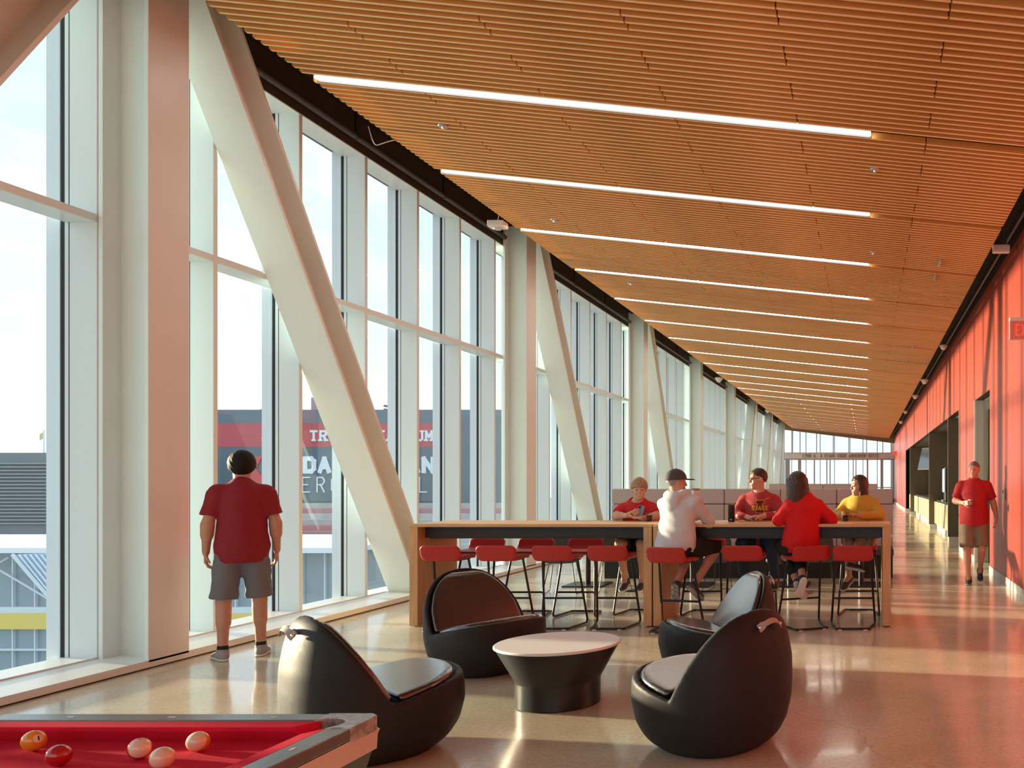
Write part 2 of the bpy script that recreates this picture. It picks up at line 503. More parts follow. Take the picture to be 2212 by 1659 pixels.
XF, XG, MP = -6.305, -6.597, 1.2467
ZT0, ZT1, ZH = 3.667, 3.734, 5.636
def bay_meshes():
    d = {}
    w = MP
    d['mullion'] = (MB().box(-6.575, XF, -0.056, 0, 0.083, ZH + 0.012).mesh('mullion', 0.004, 1), M_MULL)
    d['reveal_line'] = (MB().box(-6.539, -6.532, -0.0572, 0.001, 0.083, ZH).mesh(), M_GASK)
    d['gasket'] = (MB().box(-6.608, -6.575, -0.05, -0.005, 0.083, ZH + 0.012).mesh(), M_GASK)
    d['outer_fin'] = (MB().box(-6.72, -6.608, -0.059, 0.003, -0.2, 5.69).mesh(), M_MULLX)
    d['transom'] = (MB().box(-6.575, XF - 0.002, -w, -0.056, ZT0, ZT1).mesh('transom', 0.004, 1), M_MULL)
    d['bottom_rail'] = (MB().box(-6.606, XF - 0.003, -w, -0.056, 0.03, 0.097).mesh(), M_SILL)
    d['head_rail'] = (MB().box(-6.606, XF - 0.004, -w, -0.056, ZH, ZH + 0.012).mesh(), M_MULL)
    d['head_fascia'] = (MB().box(-6.488, XF - 0.003, -w, -0.0, ZH + 0.012, 6.09).mesh(), M_DARKB)
    d['lower_pane'] = (MB().box(XG - 0.006, XG, -w, -0.056, 0.097, ZT0).mesh(), M_GLASS)
    d['upper_pane'] = (MB().box(XG - 0.006, XG, -w, -0.056, ZT1, ZH).mesh(), M_GLASS)
    for me, mm in d.values(): me.materials.append(mm)
    return d
BAY = bay_meshes()
n = 0
for q in range(-11, 44):
    Y = 8.291 + MP * q
    n += 1
    r = struct_empty('window_%d' % n, (0, Y, 0))
    for nm, (me, mm) in BAY.items():
        link(nm, me, None, r)

# shade tubes hanging in the pocket, between columns and braces
COLY = [6.99 + 7.8 * i for i in range(-1, 8)]
for i, cy in enumerate(COLY):
    a = cy + 0.5
    b = (COLY[i + 1] if i + 1 < len(COLY) else Y1 - 0.3) - 0.08
    if i in (1, 2, 3): a = cy + 0.21 + 1.02
    if i + 1 in (1, 6, 7, 8): b = COLY[i + 1] + 0.21 - 1.02 if i + 1 < len(COLY) else b
    ns = 3 if b - a > 3 else 1
    for q in range(ns):
        Y = a + (b - a) * q / ns; Ye = a + (b - a) * (q + 1) / ns
        o = MB().tube([(-6.23, Y + 0.002, 5.757), (-6.23, Ye - 0.002, 5.757)], 0.042, 12).build('shade_tube', M_DARKB, None, True)
        tag(o, 'dark bronze roller shade tube running above the tall windows', 'shade', 'roller shade tubes above the windows')
        MB().tube([(-6.23, Y + 0.003, 5.757), (-6.23, Y + 0.05, 5.757)], 0.048, 12).build('coupling', M_BLKMET, o, True)
        MB().box(-6.24, -6.22, Y + 0.015, Y + 0.035, 5.79, 6.06).build('hanger', M_BLKMET, o)

# ---- steel columns and braces
BR_B, BR_S = 0.6355, 5.73                          # brace: run per metre of drop, reference height
for i, cy in enumerate(COLY):
    k = i - 1
    t = thing('steel_column', 'white steel I-section column standing on the window sill', 'column', (-5.885, cy, 0.0), 0, 'steel columns along the window wall')
    top = 6.02
    MB().box(-0.036, 0.0, 0, 0.42, 0.05, top).build('flange', M_STEEL, t, bevel=0.004)
    MB().box(-0.412, -0.376, 0, 0.42, 0.05, top).build('flange', M_STEEL, t, bevel=0.004)
    MB().box(-0.379, -0.036, 0.17, 0.20, 0.05, top).build('web', M_STEEL, t)
def brace(cy, sgn, label, group=None):
    """diagonal I-section; sgn +1 descends away from the camera, -1 towards it"""
    c = cy + 0.21
    def yl(z): return 0.45 + (BR_S - z) * BR_B     # distance of the lower edge from the column centre
    t = thing('steel_brace', label, 'brace', (-5.885, c, 0), 0, group)
    z0, z1 = 0.075, 5.98
    W = 0.45
    tt = 0.036 * 1.19
    def quad(a0, a1): return [(sgn * (yl(z0) + a0), z0), (sgn * (yl(z0) + a1), z0), (sgn * (yl(z1) + a1), z1), (sgn * (yl(z1) + a0), z1)]
    MB().prism(quad(0, tt), 'x', -0.412, 0).build('flange', M_STEEL, t, bevel=0.004)
    MB().prism(quad(W - tt, W), 'x', -0.412, 0).build('flange', M_STEEL, t, bevel=0.004)
    MB().prism(quad(tt, W - tt), 'x', -0.22, -0.19).build('web', M_STEEL, t)
brace(COLY[1], 1, 'white steel diagonal brace rising beside the long bar tables', None)
brace(COLY[1], -1, 'white steel diagonal brace slanting down past the pool table', None)
brace(COLY[2], 1, 'white steel diagonal brace leaning from the column behind the bar tables', None)
brace(COLY[3], 1, 'white steel diagonal brace behind the seated woman with short hair', None)
for i in (6, 7, 8):
    brace(COLY[i], -1, 'slim distant white steel brace, %s from the suite beam' % ORD[8 - i], 'distant braces by the suite entrance')

# ---- red wall with its openings
wall_right = struct(MB().box(2.10, 2.24, Y0, 14.28, 0, 6.1).box(2.10, 2.24, 16.18, 18.85, 0, 6.1).box(2.10, 2.24, 44.0, 72, 0, 6.1)
    .box(2.10, 2.24, 14.28, 16.18, 3.08, 6.1).box(2.10, 2.24, 18.85, 44.0, 3.14, 6.1).build('wall_right', mat('wall_backing', (0.03, 0.012, 0.010), 0.7)))  # near-black tone also stands in for shade on the wall above the panels
widths = [0.62, 0.31, 0.46, 0.62, 0.92, 0.31, 0.62, 0.46]
def panel(a, b, z0, z1):
    MB().box(XW, 2.10, a + 0.004, b - 0.004, z0, z1).build('wall_panel', M_RED, wall_right)
y = Y0; i = 0
stops = [14.28, 16.18, 18.85, 44.0, Y1]
while y < Y1 - 0.01:
    b = y + widths[(i * 5 + i // 3) % 8]; i += 1
    for s in stops:
        if y < s - 1e-6 and b > s - 0.12: b = s; break
    if b > Y1: b = Y1
    inside_d = 14.28 - 1e-6 <= y < 16.18 - 1e-6
    inside_n = 18.85 - 1e-6 <= y < 44 - 1e-6
    panel(y, b, 3.085 if inside_d else 3.145 if inside_n else 0.13, 4.86)
    y = b
base = struct_empty('baseboard_right')
for a, b in ((Y0, 14.28), (16.18, 18.85), (44.0, Y1)):
    MB().box(2.068, 2.10, a, b, 0, 0.127).build('base_strip', M_BASE, base)
# pipe in the dark slot between slats and wall
o = MB().tube([(2.03, Y0, 4.98), (2.03, Y1 - 1, 4.98)], 0.02, 8).build('conduit', mat('conduit_grey', (0.16, 0.13, 0.12), 0.5), None, True)
tag(o, 'thin dark conduit running above the red wall', 'conduit')

# door recess
door = struct_empty('door_1')
MB().box(2.24, 2.55, 16.18, 16.24, 0, 3.14).build('jamb', M_GREYJ, door)
MB().box(2.081, 2.2405, 16.17, 16.19, 0, 3.08).build('jamb', M_GREYJ, door)
MB().box(2.24, 2.55, 14.22, 14.28, 0, 3.14).build('jamb', M_GREYJ, door)
MB().box(2.24, 2.55, 14.28, 16.18, 3.08, 3.14).build('soffit', M_GREYJ, door)
MB().box(2.50, 2.55, 14.28, 16.18, 0, 3.08).build('door_leaf', M_BROWN, door)
MB().box(2.30, 2.34, 16.06, 16.18, 0.0, 2.9).build('door_frame', M_BROWN, door)
MB().tube([(2.46, 15.3, 0.9), (2.46, 15.3, 1.2)], 0.012, 8).build('door_handle', M_RIVET, door, True)

# serving niche
niche = struct_empty('wall_niche')
MB().box(2.95, 3.05, 18.85, 44, 0, 3.2).build('back_panel', M_BROWN, niche)
MB().box(2.24, 3.05, 18.79, 18.85, 0, 3.2).build('side_panel', M_GREYJ, niche)
MB().box(2.24, 2.95, 18.85, 21.5, 3.14, 3.2).build('soffit', M_GREYJ, niche)
MB().box(2.24, 2.95, 21.5, 44.0, 3.14, 3.2).build('soffit', M_BROWN, niche)
for yy in (21.5, 27.9, 39.5, 44.0):
    MB().box(2.075, 2.95, yy, yy + 0.07, 0.14, 3.14).build('partition', M_BROWN, niche)
    MB().box(2.10, 2.95, yy - 0.01, yy + 0.08, 0.0, 0.14).build('partition_base', M_BASE, niche)
MB().box(2.06, 2.10, 18.83, 18.86, 0, 3.14).build('edge_trim', M_WHITE, niche)
MB().box(2.06, 2.10, 16.16, 16.19, 0, 3.08).build('edge_trim', M_WHITE, niche)
BAYS = ((21.57, 27.9), (27.97, 39.5), (39.57, 44.0))
for i, (a, b) in enumerate(BAYS):
    lab = ('maple serving counter below the big drinks dispenser', 'long maple serving counter with the brass taps', 'short maple serving counter in the farthest niche bay')[i]
    t = thing('serving_counter', lab, 'counter', (2.25, a, 0))
    L = b - a - 0.01
    MB().box(0.06, 0.69, 0.01, L, 0.90, 0.94).build('worktop', M_BLACK, t)
    MB().box(0.08, 0.69, 0.01, L, 0.0, 0.17).build('plinth', M_BASE, t)
    ndoor = max(2, int(round(L / 1.15)))
    for q in range(ndoor):
        p0 = 0.01 + (L - 0.01) * q / ndoor; p1 = 0.01 + (L - 0.01) * (q + 1) / ndoor
        f = MB().box(0.0, 0.05, p0 + 0.003, p1 - 0.003, 0.18, 0.89).build('cabinet_front', M_MAPLE, t)
        if i == 0 and q in (1,):
            for row in range(14):
                for cc in range(3):
                    z = 0.34 + row * 0.034; yy = (p0 + p1) / 2 - 0.12 + cc * 0.1
                    MB().box(-0.002, 0.01, yy, yy + 0.06, z, z + 0.014).build('vent_slot', M_BROWN, f)

# ---- far wall: glazing, beam with lettering, doors
wf = struct_empty('wall_far', (0, Y1, 0))
def fx(px): return wx(px, Y1)
def fz(py): return wz(py, Y1)
MB().box(-6.2, 2.1, 0, 0.25, fz(990.5), fz(979)).build('beam', M_PENDW, wf)
MB().box(-6.2, 2.1, -0.02, 0.27, fz(979), fz(977.5)).build('beam_cap', M_ALU, wf)
MB().prism([(-6.2, zc(-6.2) + 0.55), (2.1, zc(2.1) + 0.55), (2.1, zc(2.1) - 0.28), (-6.2, zc(-6.2) - 0.1)], 'y', 0, 0.2).build('head_band', mat('bronze_fascia', (0.34, 0.22, 0.12)), wf)
for px in (1712, 1728, 1764, 1800, 1836, 1872, 1907):
    MB().box(fx(px) - 0.03, fx(px) + 0.03, 0.05, 0.15, fz(979), zc(fx(px)) - 0.1).build('mullion', M_ALU, wf)
MB().box(-6.2, 2.1, 0.09, 0.10, fz(978), 5.4).build('pane', M_GLASS, wf)
MB().box(-6.2, 2.1, 0.03, 0.2, fz(993.5), fz(990.5)).build('door_head', M_ALU, wf)
for px, w in ((1701, 10), (1727, 7), (1759, 3), (1786, 2.5), (1793, 2.5), (1843, 2), (1849, 2), (1874, 3.5), (1905, 6), (1933, 8)):
    MB().box(fx(px - w / 2), fx(px + w / 2), 0.05, 0.15, 0, fz(992)).build('mullion', M_ALU, wf)
MB().box(-6.2, 2.1, 0.05, 0.15, 0.0, 0.25).build('bottom_rail', M_ALU, wf)
MB().box(-6.2, 2.1, 0.09, 0.10, 0.25, fz(992)).build('pane', M_GLASS, wf)
let = letters('LYNN A. & DIANE ENGH ANDERSON SUITE', 4.2 * Y1 / FPX, 7.4 * Y1 / FPX, 4.72 * Y1 / FPX, 0.045, 0.03, fx(1734), fz(988.3), 0.03)
let.build('lettering', M_TAUPE, wf)
# suite beyond: window front some metres further
ws = struct_empty('wall_suite', (0, 71, 0))
for q in range(8):
    xx = -6.2 + q * 1.19
    MB().box(xx, xx + 0.06, 0, 0.12, 0, 5.8).build('mullion', M_ALU, ws)
MB().box(-6.2, 2.2, 0, 0.12, 1.0, 1.07).build('rail', M_ALU, ws)
MB().box(-6.2, 2.2, 0.04, 0.05, 0, 5.8).build('pane', M_GLASS, ws)

# ---- unseen wall behind the camera; glazing added to let in frontal sky light
wb = struct_empty('wall_back', (0, Y0, 0))
for q in range(8):
    xx = -6.2 + q * 1.19
    MB().box(xx, xx + 0.07, -0.15, 0, 0, 6.0).build('mullion', M_MULL, wb)
MB().box(-6.2, 2.2, -0.15, 0, 3.2, 3.3).build('rail', M_MULL, wb)
MB().box(-6.2, 2.2, -0.08, -0.07, 0, 6.0).build('pane', M_GLASS, wb)

# ================================================================== CEILING FITTINGS
M_LED = mat('led_diffuser', (0.9, 0.9, 0.9), 0.5, emit=(1.0, 0.96, 0.88), estr=18.0)
k = 0
while True:
    Y = LAMP0 + k * LAMPD
    if Y > Y1 - 2: break
    t = thing('linear_light', 'slim strip light recessed in the slat ceiling, %s from the pool table' % ORD[k], 'light', (0, Y, 0), 0, 'strip lights across the slat ceiling')
    xa, xb = XL + 0.05, 0.05
    MB().prism([(xa, zc(xa) + 0.028), (xb, zc(xb) + 0.028), (xb, zc(xb) + 0.10), (xa, zc(xa) + 0.10)], 'y', -0.052, 0.075).build('housing', M_BLACK, t)  # its black near side stands in for the shaded gap beside the fixture
    MB().prism([(xa, zc(xa) + 0.012), (xb, zc(xb) + 0.012), (xb, zc(xb) + 0.028), (xa, zc(xa) + 0.028)], 'y', 0.022, 0.056).build('diffuser', M_LED, t)
    MB().prism([(xa, zc(xa) - 0.003), (xb, zc(xb) - 0.003), (xb, zc(xb) + 0.03), (xa, zc(xa) + 0.03)], 'y', 0.066, 0.072).build('lip', M_BLACK, t)  # lip added to keep the diffuser's light off the next slat
    k += 1
def on_ceiling(px, py):
    """point on the slat plane seen at a photo pixel"""
    # z = EYE + 3.296 - .1016 x ; x = a y ; z = EYE + b y
    a = (px - PPX) / FPX; b = (PPY - py) / FPX
    Y = 3.296 / (b + 0.1016 * a); return Vector((a * Y, Y, EYE + b * Y))
for i, (px, py) in enumerate([(957, 272), (1890, 366), (1197, 475), (1886, 545), (1362, 612)]):
    p = on_ceiling(px, py)
    t = thing('ceiling_sprinkler', 'small round grey sprinkler cover set in the slat ceiling', 'sprinkler', (p.x, p.y, p.z - 0.012), 0, 'sprinkler covers in the slat ceiling')
    MB().lathe([(0.045, 0.0), (0.05, 0.006), (0.05, 0.03)], 20).build('cover', M_ALU, t, True)
    MB().lathe([(0.012, -0.02), (0.018, 0.004)], 12).build('head', M_RIVET, t, True)
for i, (px, py) in enumerate([(2030, 565), (2019, 597), (1971, 748), (1960, 779)]):
    p = on_ceiling(px, py)
    o = MB().box(-0.012, 0.012, -0.16, 0.16, -0.035, 0.03).build('slat_bracket', M_ALU, None)
    o.location = p
    tag(o, 'short grey metal bracket clipped under the ceiling slats', 'bracket', 'grey brackets under the slats')
# fixtures hung in the slots
def slot_light(x, Y, z, w, label, group=None):
    t = thing('emergency_light', label, 'light', (x, Y, z), 0, group)
    MB().box(-w / 2, w / 2, -0.05, 0.05, -0.055, 0.055).build('body', M_WHITE, t, bevel=0.018)
    MB().box(-w * 0.35, w * 0.3, -0.04, 0.04, 0.056, 0.12).build('mount', M_DARKB, t)
    MB().tube([(0, 0, 0.12), (0, 0, 0.9)], 0.006, 6).build('hanger', M_BLKMET, t)
slot_light(1.86, 11.7, wz(538, 11.7), 0.235, 'white emergency light unit hanging above the red wall')
def dome(x, Y, z, s, label, group):
    t = thing('security_camera', label, 'camera', (x, Y, z), 0, group)
    MB().lathe([(0.095 * s, 0.05 * s), (0.10 * s, 0.03 * s), (0.085 * s, 0.0)], 20).build('mount', M_WHITE, t, True)
    MB().sphere((0, 0, 0.0), 0.07 * s, 14, 8).build('dome', M_WHITE, t, True)
    MB().tube([(0, 0, 0.05 * s), (0, 0, 0.55)], 0.012, 6).build('stem', M_BLKMET, t)
for qi, (px, py, X) in enumerate(((2038, 750, 1.87), (1997, 824, 1.87), (1977, 857, 1.87), (1956, 890, 1.87), (1946, 912, 1.87))):
    Y = X * FPX / (px - PPX)
    dome(X, min(Y, 60.0), wz(py, Y), 1.3 if Y > 25 else 1.0, 'small white dome camera above the red wall, %s from the large exit sign' % ORD[qi], 'dome cameras above the red wall')
for px, py in ((1553, 820), (1658, 888)):
    Y = 5.7 * FPX / (PPX - px)
    dome(-5.7, Y, wz(py, Y), 1.6, 'small white dome camera at the window edge of the ceiling', 'dome cameras along the window side')
Y = 5.45 * FPX / (PPX - 1075)
t = thing('wireless_unit', 'white ceiling unit with dangling cable at the window edge of the slats', 'device', (-5.45, Y, wz(486, Y)))
MB().box(-0.12, 0.12, -0.1, 0.1, -0.045, 0.05).build('body', M_WHITE, t, bevel=0.02)
MB().lathe([(0.05, -0.07), (0.075, -0.045)], 16).build('lens', M_GREYJ, t, True)
MB().tube([(0, 0, 0.05), (0.03, 0.0, 0.2), (0.1, 0.02, 0.32)], 0.006, 6).build('cable', M_WHITE, t, True)
Y = 5.75 * FPX / (PPX - 805)
zz = wz(310, Y)
t = MB().tube(arc_path([(-5.80, Y, zz + 0.2), (-5.76, Y, zz + 0.06), (-5.73, Y + 0.02, zz - 0.02), (-5.6, Y + 0.06, zz + 0.05), (-5.35, Y + 0.1, zz + 0.12)], 0.06), 0.006, 6).build('loose_cable', M_WHITE, None, True)
tag(t, 'loose white cable looping beside the shade tube', 'cable')

# exit signs
M_EXITR = mat('exit_red', (0.85, 0.04, 0.03), 0.4, emit=(1.0, 0.08, 0.05), estr=0.6)
M_EXITP = mat('exit_panel', (0.80, 0.30, 0.26), 0.15, spec=0.5)
def exit_sign(x, Y, z, label):
    t = thing('exit_sign', label, 'sign', (x, Y, z))
    MB().box(-0.16, 0.19, -0.03, 0.03, 0.10, 0.145).build('housing', M_WHITE, t, bevel=0.006)
    MB().box(-0.15, 0.19, -0.006, 0.006, -0.12, 0.10).build('panel', M_EXITP, t)
    MB().box(-0.158, -0.148, -0.009, 0.009, -0.125, 0.10).box(-0.158, 0.19, -0.009, 0.009, -0.13, -0.118).build('edge', M_WHITE, t)
    l = letters('EXIT', 0.05, 0.14, 0.074, 0.014, 0, -0.085, -0.075, 0.004)
    o = l.build('lettering', M_EXITR, t); o.location = (0, -0.0065, 0)
exit_sign(1.905, 10.35, wz(712, 10.35), 'exit sign with red letters on the near stretch of red wall')
exit_sign(1.9, 57.0, wz(979, 57), 'small distant exit sign beside the suite beam')

# thermostat
o = MB().box(2.055, 2.079, 12.70, 12.80, 1.27, 1.43).build('wall_controller', M_WHITE, None, bevel=0.008)
tag(o, 'small white controller fixed on the red wall', 'controller')
MB().box(2.052, 2.056, 12.725, 12.775, 1.36, 1.41).build('screen', M_BLACK, o)

# ================================================================== IMPLICIT SURFACES (for people and upholstered forms)
class SDF:
    def __init__(self, lo, hi, h):
        self.lo = np.array(lo, np.float32); self.h = h
        self.n = np.ceil((np.array(hi) - np.array(lo)) / h).astype(int) + 1
        self.F = np.full(self.n, 1.0, np.float32)
    def sub(self, lo, hi):
        a = np.clip(np.floor((np.array(lo) - self.lo) / self.h).astype(int), 0, self.n - 1)
        b = np.clip(np.ceil((np.array(hi) - self.lo) / self.h).astype(int) + 1, 1, self.n)
        sl = tuple(slice(int(i), int(j)) for i, j in zip(a, b))
        ax = [self.lo[i] + self.h * np.arange(a[i], b[i], dtype=np.float32) for i in range(3)]
        return sl, ax[0][:, None, None], ax[1][None, :, None], ax[2][None, None, :]
    def grid(self): return self.sub(self.lo, self.lo + self.h * self.n)
    def union(self, prim, k=0.02, mode='u'):
        fn, lo, hi = prim
        m = k + 3 * self.h
        if np.any(np.array(hi) + m < self.lo) or np.any(np.array(lo) - m > self.lo + self.h * self.n): return
        sl, X, Y, Z = self.sub(np.array(lo) - m, np.array(hi) + m)
        if any(s.stop <= s.start for s in sl): return
        d = fn(X, Y, Z); F = self.F[sl]
        if mode == 's':
            d = -d; hh = np.maximum(k - np.abs(F - d), 0) / k
            self.F[sl] = np.maximum(F, d) + hh * hh * k * 0.25
        else:
            hh = np.maximum(k - np.abs(F - d), 0) / k
            self.F[sl] = np.minimum(F, d) - hh * hh * k * 0.25
    def cut(self, p, nrm, k=0.004):
        """keep the side the normal points away from"""
        sl, X, Y, Z = self.grid()
        n = Vector(nrm).normalized()
        d = (X - p[0]) * n[0] + (Y - p[1]) * n[1] + (Z - p[2]) * n[2]
        hh = np.maximum(k - np.abs(self.F - d), 0) / k
        self.F = np.maximum(self.F, d) + hh * hh * k * 0.25
    def ripple(self, amp, f, seed=0, stretch=(1, 1, 1)):
        sl, X, Y, Z = self.grid()
        rs = np.random.RandomState(seed); acc = 0
        for q in range(4):
            w = rs.normal(size=3); w = w / np.linalg.norm(w) * f * (0.7 + 0.5 * q)
            acc = acc + np.sin(X * w[0] * stretch[0] + Y * w[1] * stretch[1] + Z * w[2] * stretch[2] + rs.rand() * 6.28) / (1 + 0.5 * q)
        self.F = self.F + (amp * 0.5 * acc).astype(np.float32)
    def mesh(self, name='mesh'):
        F = self.F; h = self.h
        S = F < 0
        c = S[:-1, :-1, :-1].astype(np.int8)
        tot = np.zeros(c.shape, np.int8)
        for i in (0, 1):
            for j in (0, 1):
                for k in (0, 1):
                    tot += S[i:S.shape[0] - 1 + i, j:S.shape[1] - 1 + j, k:S.shape[2] - 1 + k]
        act = (tot > 0) & (tot < 8)
        idx = np.argwhere(act)
        if len(idx) == 0: return bpy.data.meshes.new(name)
        vid = np.full(act.shape, -1, np.int32); vid[act] = np.arange(len(idx))
        offs = np.array([(i, j, k) for i in (0, 1) for j in (0, 1) for k in (0, 1)])
        vals = np.stack([F[idx[:, 0] + o[0], idx[:, 1] + o[1], idx[:, 2] + o[2]] for o in offs], 1)
        acc = np.zeros((len(idx), 3)); cnt = np.zeros(len(idx))
        for a in range(8):
            for b in range(a + 1, 8):
                if np.abs(offs[a] - offs[b]).sum() != 1: continue
                va, vb = vals[:, a], vals[:, b]
                m = (va < 0) != (vb < 0)
                t = np.where(m, va / np.where(m, va - vb, 1), 0)
                acc += np.where(m[:, None], offs[a] + t[:, None] * (offs[b] - offs[a]), 0); cnt += m
        V = self.lo + h * (idx + acc / cnt[:, None])
        quads = []
        for ax in range(3):
            sl0 = [slice(1, -1)] * 3; sl1 = [slice(1, -1)] * 3
            sl0[ax] = slice(0, -1); sl1[ax] = slice(1, None)
            s0 = S[tuple(sl0)]; s1 = S[tuple(sl1)]
            for flip in (False, True):
                e = np.argwhere((~s0 & s1) if flip else (s0 & ~s1))
                if len(e) == 0: continue
                for q in range(3):
                    if q != ax: e[:, q] += 1
                u, w = [(1, 2), (2, 0), (0, 1)][ax]
                def g(du, dw):
                    p = e.copy(); p[:, u] -= du; p[:, w] -= dw
                    return vid[p[:, 0], p[:, 1], p[:, 2]]
                Q = np.stack([g(1, 1), g(0, 1), g(0, 0), g(1, 0)], 1)
                if flip: Q = Q[:, ::-1]
                quads.append(Q)
        Q = np.concatenate(quads)
        Q = Q[(Q >= 0).all(1)]
        # two passes of light smoothing remove the grid's staircase
        for _ in range(2):
            sm = np.zeros_like(V); c2 = np.zeros(len(V))
            for a in range(4):
                i, j = Q[:, a], Q[:, (a + 1) % 4]
                for cc in range(3):
                    sm[:, cc] += np.bincount(i, V[j, cc], len(V)) + np.bincount(j, V[i, cc], len(V))
                c2 += np.bincount(i, minlength=len(V)) + np.bincount(j, minlength=len(V))
            ok = c2 > 0
            V[ok] = V[ok] * 0.5 + 0.5 * sm[ok] / c2[ok][:, None]
        me = bpy.data.meshes.new(name)
        me.vertices.add(len(V)); me.vertices.foreach_set('co', V.astype(np.float32).ravel())
        me.loops.add(len(Q) * 4); me.loops.foreach_set('vertex_index', Q.astype(np.int32).ravel())
        me.polygons.add(len(Q))
        me.polygons.foreach_set('loop_start', np.arange(0, len(Q) * 4, 4, dtype=np.int32))
        me.polygons.foreach_set('use_smooth', np.ones(len(Q), bool))
        me.update(calc_edges=True); me.validate()
        return me
    def build(self, name, m, parent=None):
        return link(name, self.mesh(name), m, parent)

def cone(a, b, ra, rb):
    a = np.array(a, float); b = np.array(b, float); d = b - a; L2 = max(float(d @ d), 1e-9); R = max(ra, rb)
    def fn(X, Y, Z):
        px, py, pz = X - a[0], Y - a[1], Z - a[2]
        t = np.clip((px * d[0] + py * d[1] + pz * d[2]) / L2, 0, 1)
        return np.sqrt((px - t * d[0]) ** 2 + (py - t * d[1]) ** 2 + (pz - t * d[2]) ** 2) - (ra + (rb - ra) * t)
    return fn, np.minimum(a, b) - R, np.maximum(a, b) + R
def fcone(a, b, ra, rb):
    """tapered tube with flat ends"""
    a = np.array(a, float); b = np.array(b, float); d = b - a; L = float(np.linalg.norm(d)); u = d / L; R = max(ra, rb)
    def fn(X, Y, Z):
        px, py, pz = X - a[0], Y - a[1], Z - a[2]
        s = px * u[0] + py * u[1] + pz * u[2]
        rad = np.sqrt(np.maximum((px - s * u[0]) ** 2 + (py - s * u[1]) ** 2 + (pz - s * u[2]) ** 2, 1e-9))
        return np.maximum(rad - (ra + (rb - ra) * np.clip(s / L, -0.2, 1.2)), np.abs(s - L / 2) - L / 2)
    return fn, np.minimum(a, b) - R, np.maximum(a, b) + R
def ell(c, r, R=None):
    c = np.array(c, float); r = np.array(r, float)
    def fn(X, Y, Z):
        px, py, pz = X - c[0], Y - c[1], Z - c[2]
        if R is not None:
            px, py, pz = (px * R[0][0] + py * R[0][1] + pz * R[0][2], px * R[1][0] + py * R[1][1] + pz * R[1][2], px * R[2][0] + py * R[2][1] + pz * R[2][2])
        k0 = np.sqrt((px / r[0]) ** 2 + (py / r[1]) ** 2 + (pz / r[2]) ** 2)
        k1 = np.sqrt((px / r[0] ** 2) ** 2 + (py / r[1] ** 2) ** 2 + (pz / r[2] ** 2) ** 2) + 1e-6
        return k0 * (k0 - 1) / k1
    m = r if R is None else np.full(3, r.max())
    return fn, c - m, c + m
def rbox(c, hf, rr, R=None):
    c = np.array(c, float); hf = np.array(hf, float)
    def fn(X, Y, Z):
        px, py, pz = X - c[0], Y - c[1], Z - c[2]
        if R is not None:
            px, py, pz = (px * R[0][0] + py * R[0][1] + pz * R[0][2], px * R[1][0] + py * R[1][1] + pz * R[1][2], px * R[2][0] + py * R[2][1] + pz * R[2][2])
        qx, qy, qz = np.abs(px) - hf[0] + rr, np.abs(py) - hf[1] + rr, np.abs(pz) - hf[2] + rr
        return np.sqrt(np.maximum(qx, 0) ** 2 + np.maximum(qy, 0) ** 2 + np.maximum(qz, 0) ** 2) + np.minimum(np.maximum(qx, np.maximum(qy, qz)), 0) - rr
    m = hf if R is None else np.full(3, np.linalg.norm(hf))
    return fn, c - m, c + m
def smax(a, b, k):
    h = np.maximum(k - np.abs(a - b), 0) / k
    return np.maximum(a, b) + h * h * k * 0.25
def smin(a, b, k):
    h = np.maximum(k - np.abs(a - b), 0) / k
    return np.minimum(a, b) - h * h * k * 0.25

# ================================================================== OUTDOORS
M_GROUND = mat('pale_ground', (0.42, 0.42, 0.38), 0.9, var=0.15, vscale=0.05)
struct(MB().box(-400, 300, -200, 500, -9.0, -8.0).build('ground_outside', M_GROUND))
D = 70.0
def ex(px, d=D): return wx(px, d)
def ez(py, d=D): return wz(py, d)
M_SGREY = mat('stadium_slate', (0.16, 0.20, 0.23), 0.6)
M_SDARK = mat('stadium_board', (0.13, 0.17, 0.20), 0.5)
M_SRED = mat('stadium_red', (0.60, 0.10, 0.11), 0.5)
M_SWHITE = mat('sign_white', (0.86, 0.88, 0.92), 0.5)
M_SMAUVE = mat('stadium_mauve', (0.36, 0.32, 0.38), 0.7)
M_STAND = mat('stand_concrete', (0.52, 0.47, 0.44), 0.8, var=0.1, vscale=1)
M_SEAT = mat('stand_seats', (0.50, 0.22, 0.22), 0.8)
t = thing('stadium_scoreboard', 'big dark stadium scoreboard with red name band and white lettering', 'scoreboard', (0, D, -8))
H = 8.0
MB().box(ex(440), ex(1092), 0, 4, ez(1150) + H, ez(885) + H).build('board_body', M_SGREY, t)
MB().box(ex(440), ex(948), -0.12, 0.0, ez(966) + H, ez(915) + H).build('name_band', M_SRED, t)
MB().box(ex(440), ex(948), -0.10, 0.0, ez(1083) + H, ez(966) + H).build('sponsor_panel', M_SDARK, t)
MB().box(ex(955), ex(1092), -0.10, 0.0, ez(1130) + H, ez(900) + H).build('side_panel', M_SDARK, t)
pxm = D / FPX
for txt, w, h, p, th, se, x, z, nm in (
    ('JACK TRICE STADIUM', 17, 24, 20.7, 4.6, 3.2, 568.5, 953.5, 'name_letters'),
    ('MIDAMERICAN', 29, 37, 32.0, 9.5, 0, 593, 1023, 'sponsor_letters'),
    ('ENERGY FIELD', 18, 34, 31.5, 2.6, 0, 592, 1064, 'sponsor_letters')):
    o = letters(txt, w * pxm, h * pxm, p * pxm, th * pxm, se * pxm, ex(x), ez(z) + H, 0.06).build(nm, M_SWHITE, t)
    o.location = (0, -0.125, 0)
